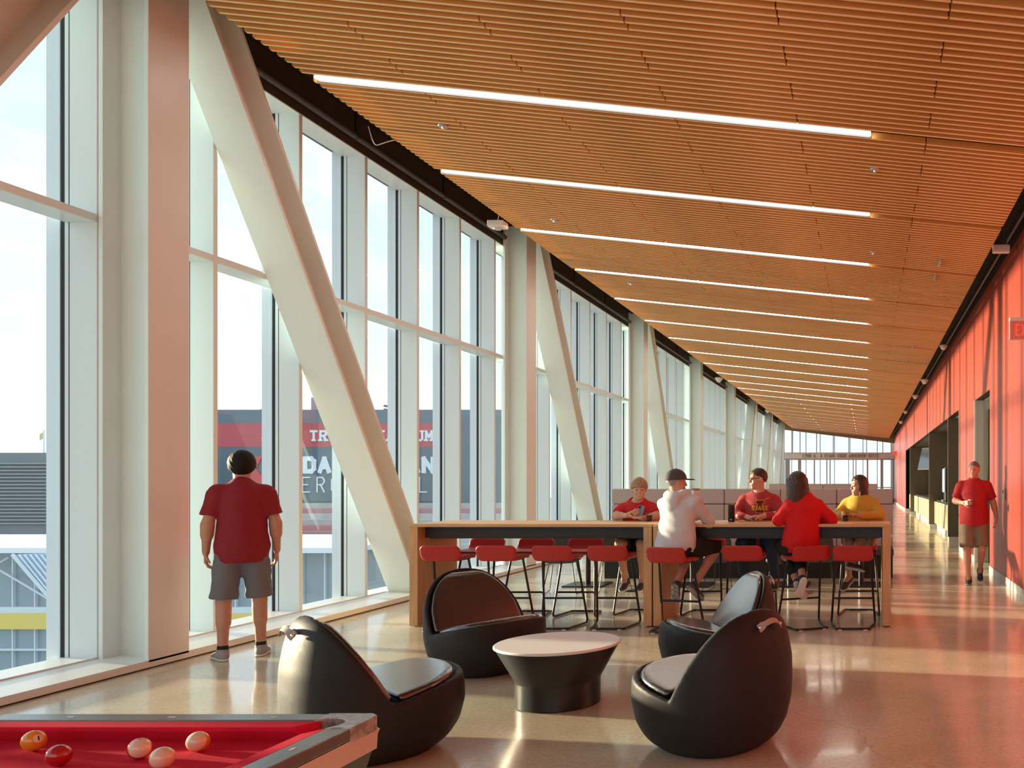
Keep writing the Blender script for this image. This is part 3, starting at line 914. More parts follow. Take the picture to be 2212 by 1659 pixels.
MB().prism([(ex(536), ez(1000) + H), (ex(548), ez(986) + H), (ex(570), ez(985) + H), (ex(556), ez(1012) + H), (ex(570), ez(1030) + H), (ex(573), ez(1052) + H), (ex(548), ez(1050) + H), (ex(540), ez(1030) + H)], 'y', -0.2, -0.1).build('emblem', mat('emblem_red', (0.75, 0.10, 0.09), 0.5), t)
MB().box(ex(655), ex(702), 1, 4, ez(886) + H, ez(856) + H).build('roof_box', M_SMAUVE, t)
for x0, y0_, x1, y1_ in ((472, 890, 578, 875), (472, 893, 578, 884), (800, 872, 850, 877), (905, 883, 948, 886), (905, 889, 948, 892), (800, 880, 850, 890), (1000, 885, 1020, 884)):
    MB().tube([(ex(x0), 2, ez(y0_) + H), (ex(x1), 2, ez(y1_) + H)], 0.10, 6).build('roof_rail', M_SGREY, t)
for x in (568, 842, 940):
    MB().box(ex(x), ex(x + 3), 1.9, 2.1, ez(892) + H, ez(876) + H).build('roof_post', M_SGREY, t)
# stands below the board
t = thing('seating_stand', 'pale terraced stand below the dark scoreboard', 'stand', (0, 58, -8))
for r in range(9):
    MB().box(ex(440, 58), ex(1092, 58), r * 1.2 - 4.4, r * 1.2 - 3.2, 0, ez(1180 - r * 11, 58) + H).build('terrace', M_SEAT if r in (3, 4, 7) else M_STAND, t)
# louvred hall
t = thing('louvred_hall', 'dark grey louvred hall with a flagpole on its roof', 'building', (0, 64, -8))
MB().box(ex(-900, 64), ex(250, 64), 0, 14, 0, ez(978, 64) + H).build('wall', mat('hall_grey', (0.22, 0.225, 0.235), 0.8), t)
M_LOUV = mat('louvre_grey', (0.34, 0.345, 0.36), 0.6)
for r in range(18):
    z = ez(1000 + r * 7.6, 64) + H
    MB().box(ex(-900, 64), ex(250, 64), -0.25, 0, z - 0.09, z).build('louvre', M_LOUV, t)
f = MB().tube([(ex(81, 64), 0.5, ez(985, 64) + H), (ex(81, 64), 0.5, ez(928, 64) + H)], 0.05, 6).build('flagpole', M_SWHITE, t)
MB().prism([(ex(80, 64), ez(932, 64) + H), (ex(72, 64), ez(938, 64) + H), (ex(72, 64), ez(951, 64) + H), (ex(80, 64), ez(946, 64) + H)], 'y', 0.48, 0.52).build('flag', mat('flag_gold', (0.75, 0.6, 0.2), 0.7), f)
# entrance pavilion
d = 40.0
t = thing('entrance_pavilion', 'glazed entrance pavilion with white flat roof and yellow band', 'building', (0, d, -8))
M_PGL = mat('pavilion_glass', (0.30, 0.36, 0.40), 0.08, spec=0.8)
M_PFR = mat('pavilion_frame', (0.72, 0.76, 0.80), 0.4)
M_PYEL = mat('pavilion_yellow', (0.85, 0.62, 0.14), 0.5)
M_PROOF = mat('pavilion_roof', (0.85, 0.86, 0.88), 0.6)
M_PBLUE = mat('striped_roof', (0.42, 0.52, 0.68), 0.4)
MB().box(ex(-700, d), ex(760, d), 0, 8, 0, ez(1192, d) + H).build('glazed_front', M_PGL, t)
MB().box(ex(-710, d), ex(775, d), -1.0, 9, ez(1191, d) + H, ez(1180, d) + H).build('roof', M_PROOF, t)
MB().box(ex(-700, d), ex(760, d), -0.3, 0, ez(1357, d) + H, ez(1323, d) + H).build('yellow_band', M_PYEL, t)
MB().box(ex(-700, d), ex(760, d), -0.2, 0, ez(1323, d) + H, ez(1310, d) + H).build('frame_rail', M_PFR, t)
MB().box(ex(-700, d), ex(760, d), -0.2, 0, ez(1404, d) + H, ez(1400, d) + H).build('frame_rail', M_PFR, t)
for px in list(range(-688, 760, 48)):
    MB().box(ex(px, d), ex(px + 2.5, d), -0.15, 0, 0, ez(1192, d) + H).build('frame_post', M_PFR, t)
MB().tube([(ex(0, d), -0.3, ez(1222, d) + H), (ex(32, d), -0.3, ez(1203, d) + H)], 0.04, 6).build('stay', M_PFR, t)
MB().tube([(ex(5, d), -0.3, ez(1225, d) + H), (ex(118, d), -0.3, ez(1292, d) + H)], 0.05, 6).build('stay', M_PFR, t)
c = thing('striped_canopy', 'sloping blue ribbed canopy in front of the glazed pavilion', 'canopy', (0, d - 2.5, -8))
dd = d - 2.5
def q4(p): return [(ex(a, dd), ez(b, dd) + H) for a, b in p]
MB().prism(q4([(34, 1198), (150, 1194), (150, 1335), (128, 1310)]), 'y', 0, 0.15).build('canopy_sheet', M_PBLUE, c)
for r in range(9):
    a = 44 + r * 12; fr = (a - 34) / 94.0
    MB().tube([(ex(a, dd), -0.05, ez(1198, dd) + H), (ex(min(150, a + 60), dd), -0.05, ez(1198 + min(1.25 * (min(150, a + 60) - a), 120), dd) + H)], 0.035, 5).build('rib', M_PROOF, c)
MB().tube([(ex(30, dd), -0.06, ez(1198, dd) + H), (ex(128, dd), -0.06, ez(1312, dd) + H)], 0.08, 6).build('edge_beam', M_PFR, c)
MB().tube([(ex(140, dd), 0.1, 0), (ex(140, dd), 0.1, ez(1200, dd) + H)], 0.1, 8).build('post', M_PFR, c)

# ================================================================== POOL TABLE
BED, RT = 0.775, 0.826
PX0, PX1, PY0, PY1 = -3.94, -1.488, 1.22, 2.62       # outer rail edges
t = thing('pool_table', 'pool table with red felt and worn black rails', 'pool table', (PX1, PY1, 0))
L, W = PX1 - PX0, PY1 - PY0
RW, CW = 0.075, 0.05
MB().box(-L + 0.05, -0.05, -W + 0.05, -0.05, 0.70, BED).build('bed', M_CLOTH, t)
def rail(poly, nm, m, z0, z1, bev=0.006):
    return MB().prism(poly, 'z', z0, z1).build(nm, m, t, bevel=bev)
pk = 0.16
# top rails between the corner castings
for pl in ([(-L + pk, -RW), (-L / 2 - 0.07, -RW), (-L / 2 - 0.07, 0), (-L + pk, 0)], [(-L / 2 + 0.07, -RW), (-pk, -RW), (-pk, 0), (-L / 2 + 0.07, 0)],
           [(-L + pk, -W), (-L / 2 - 0.07, -W), (-L / 2 - 0.07, -W + RW), (-L + pk, -W + RW)], [(-L / 2 + 0.07, -W), (-pk, -W), (-pk, -W + RW), (-L / 2 + 0.07, -W + RW)],
           [(-RW, -W + pk), (0, -W + pk), (0, -pk), (-RW, -pk)], [(-L, -W + pk), (-L + RW, -W + pk), (-L + RW, -pk), (-L, -pk)]):
    rail(pl, 'rail', M_RAIL, RT - 0.035, RT)
# cushions (sloping nose)
def cushion(p0, p1, inward):
    """p0,p1 along the rail's inner edge, inward = unit vector into the table"""
    V = []
    for p, s in ((p0, 1), (p1, -1)):
        along = Vector((p1[0] - p0[0], p1[1] - p0[1])).normalized() * s
        a = Vector(p); b = Vector(p) + Vector(inward) * CW + along * 0.05
        V += [(a.x, a.y, RT - 0.002), (b.x, b.y, RT - 0.006), (b.x, b.y, RT - 0.018), (a.x + inward[0] * 0.025, a.y + inward[1] * 0.025, BED - 0.002), (a.x, a.y, BED - 0.002)]
    F = [(0, 1, 6, 5), (1, 2, 7, 6), (2, 3, 8, 7), (3, 4, 9, 8), (4, 0, 5, 9), (4, 3, 2, 1, 0), (5, 6, 7, 8, 9)]
    MB().add(V, F).build('cushion', M_CLOTH, t, bevel=0.003)
cushion((-L + 0.14, -RW), (-L / 2 - 0.06, -RW), (0, -1)); cushion((-L / 2 + 0.06, -RW), (-0.14, -RW), (0, -1))
cushion((-L + 0.14, -W + RW), (-L / 2 - 0.06, -W + RW), (0, 1)); cushion((-L / 2 + 0.06, -W + RW), (-0.14, -W + RW), (0, 1))
cushion((-RW, -W + 0.14), (-RW, -0.14), (-1, 0)); cushion((-L + RW, -W + 0.14), (-L + RW, -0.14), (1, 0))
# corner castings with pocket openings
for sx, sy in ((0, 0), (1, 0), (0, 1), (1, 1)):
    cx = -L * sx; cy = -W * sy; gx = 1 if sx else -1; gy = 1 if sy else -1
    out = [(0, pk), (0, 0.025), (0.025, 0), (pk, 0), (pk, RW)]
    hole = [(RW + 0.032 + 0.055 * math.cos(a), RW + 0.032 + 0.055 * math.sin(a)) for a in [math.radians(q) for q in range(-45, -226, -20)]]
    poly = out[:] + hole + [(RW, pk)]
    P = [(cx + gx * p[0], cy + gy * p[1]) for p in poly]
    if gx * gy > 0: P = P
    c = MB()
    # triangulated fan is not safe for a concave outline: use strips between outline and arc
    top = []
    outer = [(pk, RW), (pk, 0), (pk * 0.6, 0), (0.025, 0), (0, 0.025), (0, pk * 0.6), (0, pk), (RW, pk)]
    nA = len(outer)
    arc = [(RW + 0.035 + 0.058 * math.cos(a), RW + 0.035 + 0.058 * math.sin(a)) for a in [math.radians(-45 - 180 * q / (nA - 1)) for q in range(nA)]]
    V, F = [], []
    for zz in (RT - 0.045, RT + 0.002):
        V += [(cx + gx * p[0], cy + gy * p[1], zz) for p in outer] + [(cx + gx * p[0], cy + gy * p[1], zz) for p in arc]
    for q in range(nA - 1):
        F += [(q, q + 1, nA + q + 1, nA + q), (2 * nA + q, 2 * nA + nA + q, 2 * nA + nA + q + 1, 2 * nA + q + 1),
              (q, 2 * nA + q, 2 * nA + q + 1, q + 1), (nA + q, nA + q + 1, 3 * nA + q + 1, 3 * nA + q)]
    F += [(0, nA, 3 * nA, 2 * nA), (nA - 1, 2 * nA + nA - 1, 3 * nA + nA - 1, nA + nA - 1)]
    c.add(V, F).build('corner_casting', mat('worn_casting', (0.34, 0.345, 0.33), 0.3, metal=0.3, var=0.5, vscale=30, rvar=0.1), t, bevel=0.003)
    MB().lathe([(0.062, 0.0), (0.066, 0.07)], 20, (cx + gx * (RW + 0.035), cy + gy * (RW + 0.035), RT - 0.11)).build('pocket', M_POCK, t, True)
# aprons (slanted, light trim on top, dark below) and legs
for y_, s in ((0, 1), (-W, -1)):
    MB().prism([(y_ - 0.0, RT - 0.036), (y_ - s * 0.004, RT - 0.10), (y_ - s * 0.05, RT - 0.10), (y_ - s * 0.05, RT - 0.036)], 'x', -L + 0.02, -0.02).build('trim', M_RAILT, t)
    MB().prism([(y_ - s * 0.012, RT - 0.10), (y_ - s * 0.075, RT - 0.30), (y_ - s * 0.12, RT - 0.30), (y_ - s * 0.06, RT - 0.10)], 'x', -L + 0.03, -0.03).build('apron', M_TBASE, t)
for x_, s in ((0, 1), (-L, -1)):
    MB().prism([(x_ - 0.0, RT - 0.036), (x_ - s * 0.004, RT - 0.10), (x_ - s * 0.05, RT - 0.10), (x_ - s * 0.05, RT - 0.036)], 'y', -W + 0.02, -0.02).build('trim', M_RAILT, t)
    MB().prism([(x_ - s * 0.012, RT - 0.10), (x_ - s * 0.075, RT - 0.30), (x_ - s * 0.12, RT - 0.30), (x_ - s * 0.06, RT - 0.10)], 'y', -W + 0.03, -0.03).build('apron', M_TBASE, t)
for sx in (0, 1):
    for sy in (0, 1):
        gx = 1 if sx else -1; gy = 1 if sy else -1
        cx, cy = -L * sx, -W * sy
        MB().add([(cx + gx * a, cy + gy * b, z) for z, a0, a1 in ((RT - 0.044, 0.004, 0.05), (RT - 0.31, 0.075, 0.12)) for a, b in ((a0, a0), (a1, a0), (a1, a1), (a0, a1))],
                 [(0, 1, 2, 3), (4, 7, 6, 5), (0, 4, 5, 1), (1, 5, 6, 2), (2, 6, 7, 3), (3, 7, 4, 0)]).build('corner_trim', M_RAILT, t)
        MB().box(min(cx + gx * 0.2, cx + gx * 0.42), max(cx + gx * 0.2, cx + gx * 0.42), min(cy + gy * 0.2, cy + gy * 0.4), max(cy + gy * 0.2, cy + gy * 0.4), 0, BED - 0.2).build('leg', M_TBASE, t, bevel=0.01)
MB().box(-L + 0.1, -0.1, -W + 0.1, -0.1, 0.5, 0.70).build('cabinet', M_TBASE, t)
# diamond sights
for q in range(1, 8):
    if q == 4: continue
    for y_ in (-0.04, -W + 0.04):
        MB().box(-L * q / 8 - 0.011, -L * q / 8 + 0.011, y_ - 0.004, y_ + 0.004, RT, RT + 0.001).build('sight', M_WHITE, t)
for q in (1, 2, 3):
    MB().box(-0.044, -0.036, -W * q / 4 - 0.011, -W * q / 4 + 0.011, RT, RT + 0.001).build('sight', M_WHITE, t)

# balls
BR = 0.0286
def ball_mat(name, col, stripe):
    m = bpy.data.materials.new(name); m.use_nodes = True
    nt = m.node_tree; b = nt.nodes['Principled BSDF']
    b.inputs['Roughness'].default_value = 0.08; b.inputs['Coat Weight'].default_value = 0.6
    cream = (0.80, 0.68, 0.47, 1)
    if stripe is None:
        b.inputs['Base Color'].default_value = (*col, 1)
    else:
        tc = nt.nodes.new('ShaderNodeTexCoord'); sp = nt.nodes.new('ShaderNodeSeparateXYZ'); ab = nt.nodes.new('ShaderNodeMath'); ab.operation = 'ABSOLUTE'
        gt = nt.nodes.new('ShaderNodeMath'); gt.operation = 'GREATER_THAN'; gt.inputs[1].default_value = BR * stripe
        mx = nt.nodes.new('ShaderNodeMixRGB'); mx.inputs[1].default_value = (*col, 1); mx.inputs[2].default_value = cream
        nt.links.new(tc.outputs['Object'], sp.inputs[0]); nt.links.new(sp.outputs['Z'], ab.inputs[0]); nt.links.new(ab.outputs[0], gt.inputs[0])
        nt.links.new(gt.outputs[0], mx.inputs[0]); nt.links.new(mx.outputs[0], b.inputs['Base Color'])
    return m
def ball(px, py, name, label, m, axis=None, spot=None):
    zc_ = BED + BR
    Y = FPX * (EYE - zc_) / (py - PPY); X = wx(px, Y)
    o = MB().sphere((0, 0, 0), BR, 32, 20).build(name, m, None, True)
    o.location = (X, Y, zc_)
    if axis is not None: o.rotation_euler = Vector(axis).to_track_quat('Z', 'Y').to_euler()
    tag(o, label, 'ball', 'pool balls on the red felt')
    if spot is not None:
        s = Vector(spot).normalized()
        # number disc: a small spherical cap
        mb = MB(); q = s.to_track_quat('Z', 'Y'); Vs, Fs = [], []
        for ring in range(4):
            ph = 0.42 * ring / 3
            for i in range(16):
                a = 2 * PI * i / 16
                Vs.append(q @ Vector((math.sin(ph) * math.cos(a), math.sin(ph) * math.sin(a), math.cos(ph))) * (BR * 1.004))
        for ring in range(3):
            for i in range(16): Fs.append((ring * 16 + i, ring * 16 + (i + 1) % 16, ring * 16 + 16 + (i + 1) % 16, ring * 16 + 16 + i))
        mb.add(Vs, Fs).build('number_spot', mat('ball_cream', (0.80, 0.70, 0.5), 0.1), o, True)
        n1 = MB().box(-0.0016, 0.0016, -0.006, 0.006, BR * 0.99, BR * 1.012).build('numeral', M_BLACK, o)
        n1.rotation_euler = q.to_euler()
    return o
ball(73, 1600, 'pool_ball', 'solid orange-yellow pool ball with a number spot', ball_mat('ball_orange', (0.80, 0.34, 0.03), None), spot=(0.80, -0.35, 0.35))
ball(127, 1632, 'pool_ball', 'solid dark red pool ball beside the orange one', ball_mat('ball_red', (0.42, 0.012, 0.016), None))
ball(302, 1617, 'pool_ball', 'cream pool ball with a red stripe touching the cue ball', ball_mat('ball_redstripe', (0.55, 0.02, 0.02), 0.5), axis=(0.62, -0.7, 0.25))
ball(351, 1637, 'pool_ball', 'plain cream cue ball on the red felt', ball_mat('ball_cue', (0.80, 0.68, 0.47), None))
ball(428, 1602, 'pool_ball', 'cream pool ball with an orange stripe lying apart', ball_mat('ball_orangestripe', (0.75, 0.28, 0.02), 0.45), axis=(0.25, -0.85, 0.3))

# ================================================================== LOUNGE CHAIRS AND LOW TABLE
ZP = [0.0, 0.03, 0.08, 0.16, 0.28, 0.40, 0.52, 0.64, 0.72, 0.78, 0.815, 0.83]
AP = [0.29, 0.345, 0.395, 0.435, 0.458, 0.462, 0.455, 0.415, 0.36, 0.28, 0.175, 0.04]
BK = [-0.29, -0.35, -0.40, -0.445, -0.475, -0.48, -0.475, -0.455, -0.435, -0.405, -0.37, -0.335]
FT = [0.28, 0.34, 0.40, 0.455, 0.485, 0.475, 0.43, 0.33, 0.22, 0.05, -0.12, -0.27]
def chair_fields(h):
    lo, hi = (-0.53, -0.55, -0.03), (0.53, 0.55, 0.88)
    s = SDF(lo, hi, h); sl, X, Y, Z = s.grid()
    zi = Z.ravel()
    from numpy import interp
    a = interp(zi, ZP, AP); b0 = interp(zi, ZP, BK); f0 = interp(zi, ZP, FT)
    ker = np.ones(5) / 5
    pad = lambda v: np.convolve(np.pad(v, 2, mode='edge'), ker, 'valid')
    a, b0, f0 = pad(a), pad(b0), pad(f0)
    a = a[None, None, :]; yc = ((b0 + f0) / 2)[None, None, :]; b = ((f0 - b0) / 2)[None, None, :]
    k0 = ((np.abs(X) / a) ** 2.35 + (np.abs(Y - yc) / b) ** 2.35 + 1e-6) ** (1 / 2.35)
    egg = (k0 - 1) * np.minimum(a, b) * 0.9
    egg = np.maximum(egg, np.maximum(Z - 0.83, -Z))
    # pad planes
    sp = (Z - (0.365 + 0.20 * Y)) * 0.98                       # above the seat plane -> positive
    nb = Vector((0, 0.86, 0.51)).normalized()
    bp = (Y - (-0.07)) * nb.y + (Z - 0.35) * nb.z    # in front of the back plane -> positive
    return s, X, Y, Z, egg.astype(np.float32), sp.astype(np.float32), bp.astype(np.float32)
CH = 0.0105
s, X, Y, Z, egg, sp, bp = chair_fields(CH)
keep = smin(sp, bp, 0.01)
s.F = smax(egg, keep, 0.03)
lip = s.F.copy()
# recess where the pads sit
inner = egg + 0.028
rec = np.maximum(inner, -np.maximum(smin(sp + 0.03, bp + 0.03, 0.01), -1))
s.F = smax(lip, -smax(inner, -smin(sp + 0.02, bp + 0.02, 0.01), 0.01), 0.012)
me_body = s.mesh('body'); me_body.materials.append(M_LEATH)
s.F = smax(smax(egg + 0.040, np.abs(sp + 0.004) - 0.03, 0.03), -(bp - 0.045), 0.02).astype(np.float32)
me_seat = s.mesh('seat_cushion'); me_seat.materials.append(M_LEATHP)
s.F = smax(smax(egg + 0.040, np.abs(bp + 0.004) - 0.03, 0.03), -(sp + 0.0), 0.02).astype(np.float32)
me_back = s.mesh('back_cushion'); me_back.materials.append(M_LEATHP)
def strap_meshes():
    # strap over the crown of the back, built in chair space behind the top
    pts = []
    for q in range(11):
        t_ = -1 + 2 * q / 10
        x = 0.085 * t_; lift = 0.03 * (1 - t_ * t_)
        pts.append((x * 1.15, -0.455 - lift * 0.75, 0.742 - 0.018 * t_ * t_ + lift * 0.65))
    V, F = [], []
    for q, p in enumerate(pts):
        t_ = abs(-1 + 2 * q / 10); w = 0.016 + (0.008 if t_ > 0.75 else 0)
        n = Vector((0, -0.76, 0.65)).normalized(); l = Vector((0, 0.65, 0.76)).normalized()
        for dn, dl in ((0.003, w), (0.003, -w), (-0.003, -w), (-0.003, w)):
            V.append(Vector(p) + n * dn + l * dl)
    for q in range(10):
        for i in range(4):
            F.append((q * 4 + i, q * 4 + (i + 1) % 4, q * 4 + 4 + (i + 1) % 4, q * 4 + 4 + i))
    F += [(3, 2, 1, 0), (40, 41, 42, 43)]
    a = MB().add(V, F).mesh('handle_strap'); shade(a); a.materials.append(M_STRAP)
    b = MB().sphere((-0.093, -0.458, 0.730), 0.012, 12, 8).mesh('rivet'); shade(b); b.materials.append(M_RIVET)
    c = MB().sphere((0.093, -0.458, 0.730), 0.012, 12, 8).mesh('rivet'); shade(c); c.materials.append(M_RIVET)
    return a, b, c
ME_STRAP = strap_meshes()
CHAIRS = [((-2.80, 4.86), (0.64, 0.77), 'black leather tub lounge chair facing away beside the pool table'),
          ((-3.10, 6.95), (0.84, -0.54), 'black leather tub lounge chair nearest the wooden table end panel'),
          ((-1.17, 6.75), (-0.88, -0.47), 'black leather tub lounge chair whose back pad gleams white in the daylight'),
          ((-0.90, 5.02), (-0.84, 0.54), 'black leather tub lounge chair with its carrying strap facing the red wall side')]
for (x, y), f, lab in CHAIRS:
    t = thing('lounge_chair', lab, 'chair', (x, y, 0), math.atan2(f[1], f[0]) - PI / 2, 'lounge chairs around the low round table')
    t.scale = (0.94, 0.94, 1.0)
    link('body', me_body, None, t); link('seat_cushion', me_seat, None, t); link('back_cushion', me_back, None, t)
    st = link('handle_strap', ME_STRAP[0], None, t)
    link('rivet', ME_STRAP[1], None, st); link('rivet', ME_STRAP[2], None, st)
t = thing('low_table', 'round low table with white top and flared black drum base', 'table', (-2.14, 5.93, 0))
MB().lathe([(0.275, 0.0), (0.282, 0.006), (0.282, 0.165), (0.283, 0.175), (0.405, 0.398), (0.405, 0.405)], 64).build('drum_base', M_TBASE, t, True)
MB().lathe([(0.412, 0.404), (0.419, 0.409), (0.419, 0.418), (0.412, 0.424)], 64).build('table_top', M_WTOP, t, True)

# ================================================================== BAR TABLES AND STOOLS
def bar_table(x0, x1, label):
    t = thing('bar_table', label, 'table', (x0, 9.0, 0))
    L, W, H = x1 - x0, 0.88, 1.09
    MB().box(0, L, 0, W, H - 0.032, H).build('table_top', M_OAK, t, bevel=0.003)
    MB().box(0.003, 0.09, 0.003, W - 0.003, 0.012, H - 0.033).build('end_panel', M_OAKV, t, bevel=0.002)
    MB().box(L - 0.09, L - 0.003, 0.003, W - 0.003, 0.012, H - 0.033).build('end_panel', M_OAKV, t, bevel=0.002)
    for x in (0.047, L - 0.047):
        for y in (0.06, W - 0.06):
            MB().lathe([(0.018, 0), (0.018, 0.012)], 12, (x, y, 0)).build('foot', M_BLACK, t)
    MB().box(0.09, L - 0.09, 0.16, 0.19, H - 0.155, H - 0.034).build('apron', mat('charcoal_apron', (0.018, 0.019, 0.022), 0.45), t)
    MB().box(0.09, L - 0.09, W - 0.19, W - 0.16, H - 0.155, H - 0.034).build('apron', MATS['charcoal_apron'], t)
    MB().box(0.12, L - 0.12, 0.19, W - 0.19, H - 0.165, H - 0.15).build('cable_tray', MATS['charcoal_apron'], t)
TX = [wx(882, 8.99), wx(1407.5, 8.99), wx(1409.5, 8.99), wx(1925, 8.99)]
bar_table(TX[0], TX[1], 'long oak bar table with the row of empty red stools')
bar_table(TX[2], TX[3], 'oak bar table where the group of people sits')

# stool: local frame faces +Y (towards the table); origin on the floor under the seat
def stool_meshes():
    h = 0.0085
    s = SDF((-0.30, -0.30, 0.66), (0.30, 0.30, 0.95), h)
    sl, X, Y, Z = s.grid()
    # seat pan
    pan = rbox((0, 0.03, 0.762), (0.215, 0.20, 0.017), 0.016)[0](X, Y, Z)
    corner = np.sqrt(np.maximum(np.abs(X) - 0.125, 0) ** 2 + np.maximum(np.abs(Y - 0.03) - 0.11, 0) ** 2) - 0.09
    dish = 0.03 * (np.clip(Y - 0.08, 0, 1) ** 2 / 0.0144) * 0.4
    zz = Z + dish
    pan = smax(np.abs(zz - 0.762) - 0.019, corner, 0.022)
    # low curved back
    lean = Y + 0.175 + 0.30 * (Z - 0.76) - 0.35 * (X ** 2)
    arch = np.sqrt(np.maximum(np.abs(X) - (0.155 - 0.15 * np.clip(0.80 - Z, 0, 0.1)), 0) ** 2 + np.maximum(np.abs(Z - 0.822) - 0.026, 0) ** 2) - 0.055
    back = smax(np.abs(lean) - 0.019, arch, 0.02)
    s.F = smin(pan, back, 0.05).astype(np.float32)
    a = s.mesh('seat_shell'); a.materials.append(M_STOOL)
    # frame: two legs under the front half and a floor loop running back under the sitter
    zt, zf = 0.742, 0.014
    P = [(-0.19, 0.06, zt), (-0.232, 0.22, zf), (-0.235, 0.15, zf), (-0.178, -0.20, zf), (0.178, -0.20, zf), (0.235, 0.15, zf), (0.232, 0.22, zf), (0.19, 0.06, zt)]
    P = [(-0.185, 0.05, zt), (-0.234, 0.23, zf + 0.03), (-0.234, 0.20, zf), (-0.178, -0.12, zf), (-0.178, -0.20, zf), (0.178, -0.20, zf), (0.178, -0.12, zf), (0.234, 0.20, zf), (0.234, 0.23, zf + 0.03), (0.185, 0.05, zt)]
    b = MB().tube(arc_path(P, 0.05, 4), 0.0125, 8).mesh('sled_frame'); shade(b, 1.2); b.materials.append(M_BLKMET)
    fr = 0.29; tt = (zt - fr) / (zt - zf); yy = 0.05 + 0.18 * tt; xx = 0.185 + 0.049 * tt
    c = MB().tube([(-xx, yy, fr), (xx, yy, fr)], 0.012, 8).mesh('footrest'); shade(c, 1.2); c.materials.append(M_BLKMET)
    d = MB().box(-0.17, 0.17, -0.12, 0.14, 0.728, 0.744).mesh('mount_plate', 0.004); d.materials.append(M_BLACK)
    e_ = []
    for x in (-0.13, 0.13):
        g = MB().box(x - 0.02, x + 0.02, -0.21, -0.19, 0, 0.012).mesh('glide'); g.materials.append(M_WHITE); e_.append(g)
    return [a, b, c, d] + e_
STM = stool_meshes()
def stool(x, y, rz, label, group):
    t = thing('bar_stool', label, 'stool', (x, y, 0), rz, group)
    t.scale = (1, 1, 0.972)
    for me in STM: link(me.name.split('.')[0], me, None, t)
GN, GF = "red stools on the lounge side of the bar tables", "red stools on the window side of the bar tables"
SNY, SFY = 9.03, 9.84
for px, nth in ((949, 'first'), (1070, 'second'), (1191, 'third'), (1311, 'fourth')):
    stool(wx(px, 8.83), SNY, 0, 'empty red stool on the lounge side, %s from the windowside end panel' % nth, GN)
stool(-1.985, 8.80, math.radians(-12), 'red bar stool carrying the man in the grey hoodie', GN)
stool(wx(1603, 8.83), SNY, 0, 'empty red bar stool between the hooded man and the woman in red', GN)
stool(wx(1738, 8.83), SNY - 0.02, math.radians(24), 'red bar stool carrying the long-haired woman in red', GN)
stool(wx(1842, 8.83), SNY - 0.01, 0, 'empty red bar stool next to the oak table end panel', GN)
for px, nth in ((1055, 'first'), (1160, 'second'), (1267, 'third')):
    stool(wx(px, 10.05), SFY, PI, 'empty red stool facing the lounge, %s from the windowside end panel' % nth, GF)
stool(-2.64, SFY + 0.10, PI, 'red bar stool carrying the short-haired woman with the phone', GF)
stool(-1.87, SFY + 0.08, PI, 'empty red bar stool across from the man in the grey hoodie', GF)
stool(-1.25, SFY + 0.10, PI, 'red bar stool carrying the man with glasses', GF)
stool(-0.08, SFY + 0.10, PI, 'red bar stool carrying the woman in yellow', GF)

# ================================================================== DINING AREA BEYOND
def banquette(x0, npan, pw, y, ztop, zmid, label):
    t = thing('banquette', label, 'bench', (x0, y, 0))
    L = npan * pw
    MB().box(0, L, 0.10, 0.16, 0.0, ztop - 0.02).build('frame', M_SHELL, t)
    for q in range(npan):
        MB().box(q * pw + 0.004, (q + 1) * pw - 0.004, 0, 0.10, zmid + 0.004, ztop).build('back_panel', M_GREYF, t, bevel=0.018)
        MB().box(q * pw + 0.004, (q + 1) * pw - 0.004, 0, 0.10, 0.47, zmid - 0.004).build('back_panel', M_GREYF, t, bevel=0.018)
        MB().box(q * pw + 0.004, (q + 1) * pw - 0.004, -0.50, 0.0, 0.36, 0.47).build('seat_pad', M_SHELL, t, bevel=0.02)
    MB().box(0.02, L - 0.02, -0.46, 0.10, 0.0, 0.36).build('plinth', M_BLACK, t)
banquette(wx(1321.5, 14.0), 5, wx(1807, 14) - wx(1685.5, 14), 14.0, wz(1056, 14), wz(1089, 14), 'long grey upholstered banquette behind the bar tables')
banquette(wx(1660, 21), 2, wx(1794, 21) - wx(1676, 21), 21.0, wz(1045, 21), 1.15, 'farther grey banquette showing above the first one')
def dining_table(x, y, label):
    t = thing('dining_table', label, 'table', (x, y, 0), 0, 'dining tables in front of the banquette')
    MB().box(-0.46, 0.46, -0.38, 0.38, 0.715, 0.745).build('table_top', M_MAPLE, t, bevel=0.004)
    MB().tube([(0, 0, 0.02), (0, 0, 0.715)], 0.04, 12).build('pedestal', M_BLKMET, t, True)
    MB().box(-0.29, 0.29, -0.29, 0.29, 0, 0.022).build('base_plate', M_BLKMET, t, bevel=0.004)
for px, nth in ((1270, 'first'), (1496, 'second'), (1706, 'third'), (1860, 'fourth')):
    dining_table(wx(px, 12.65), 12.65, 'small maple dining table on a black pedestal, %s from the windows' % nth)
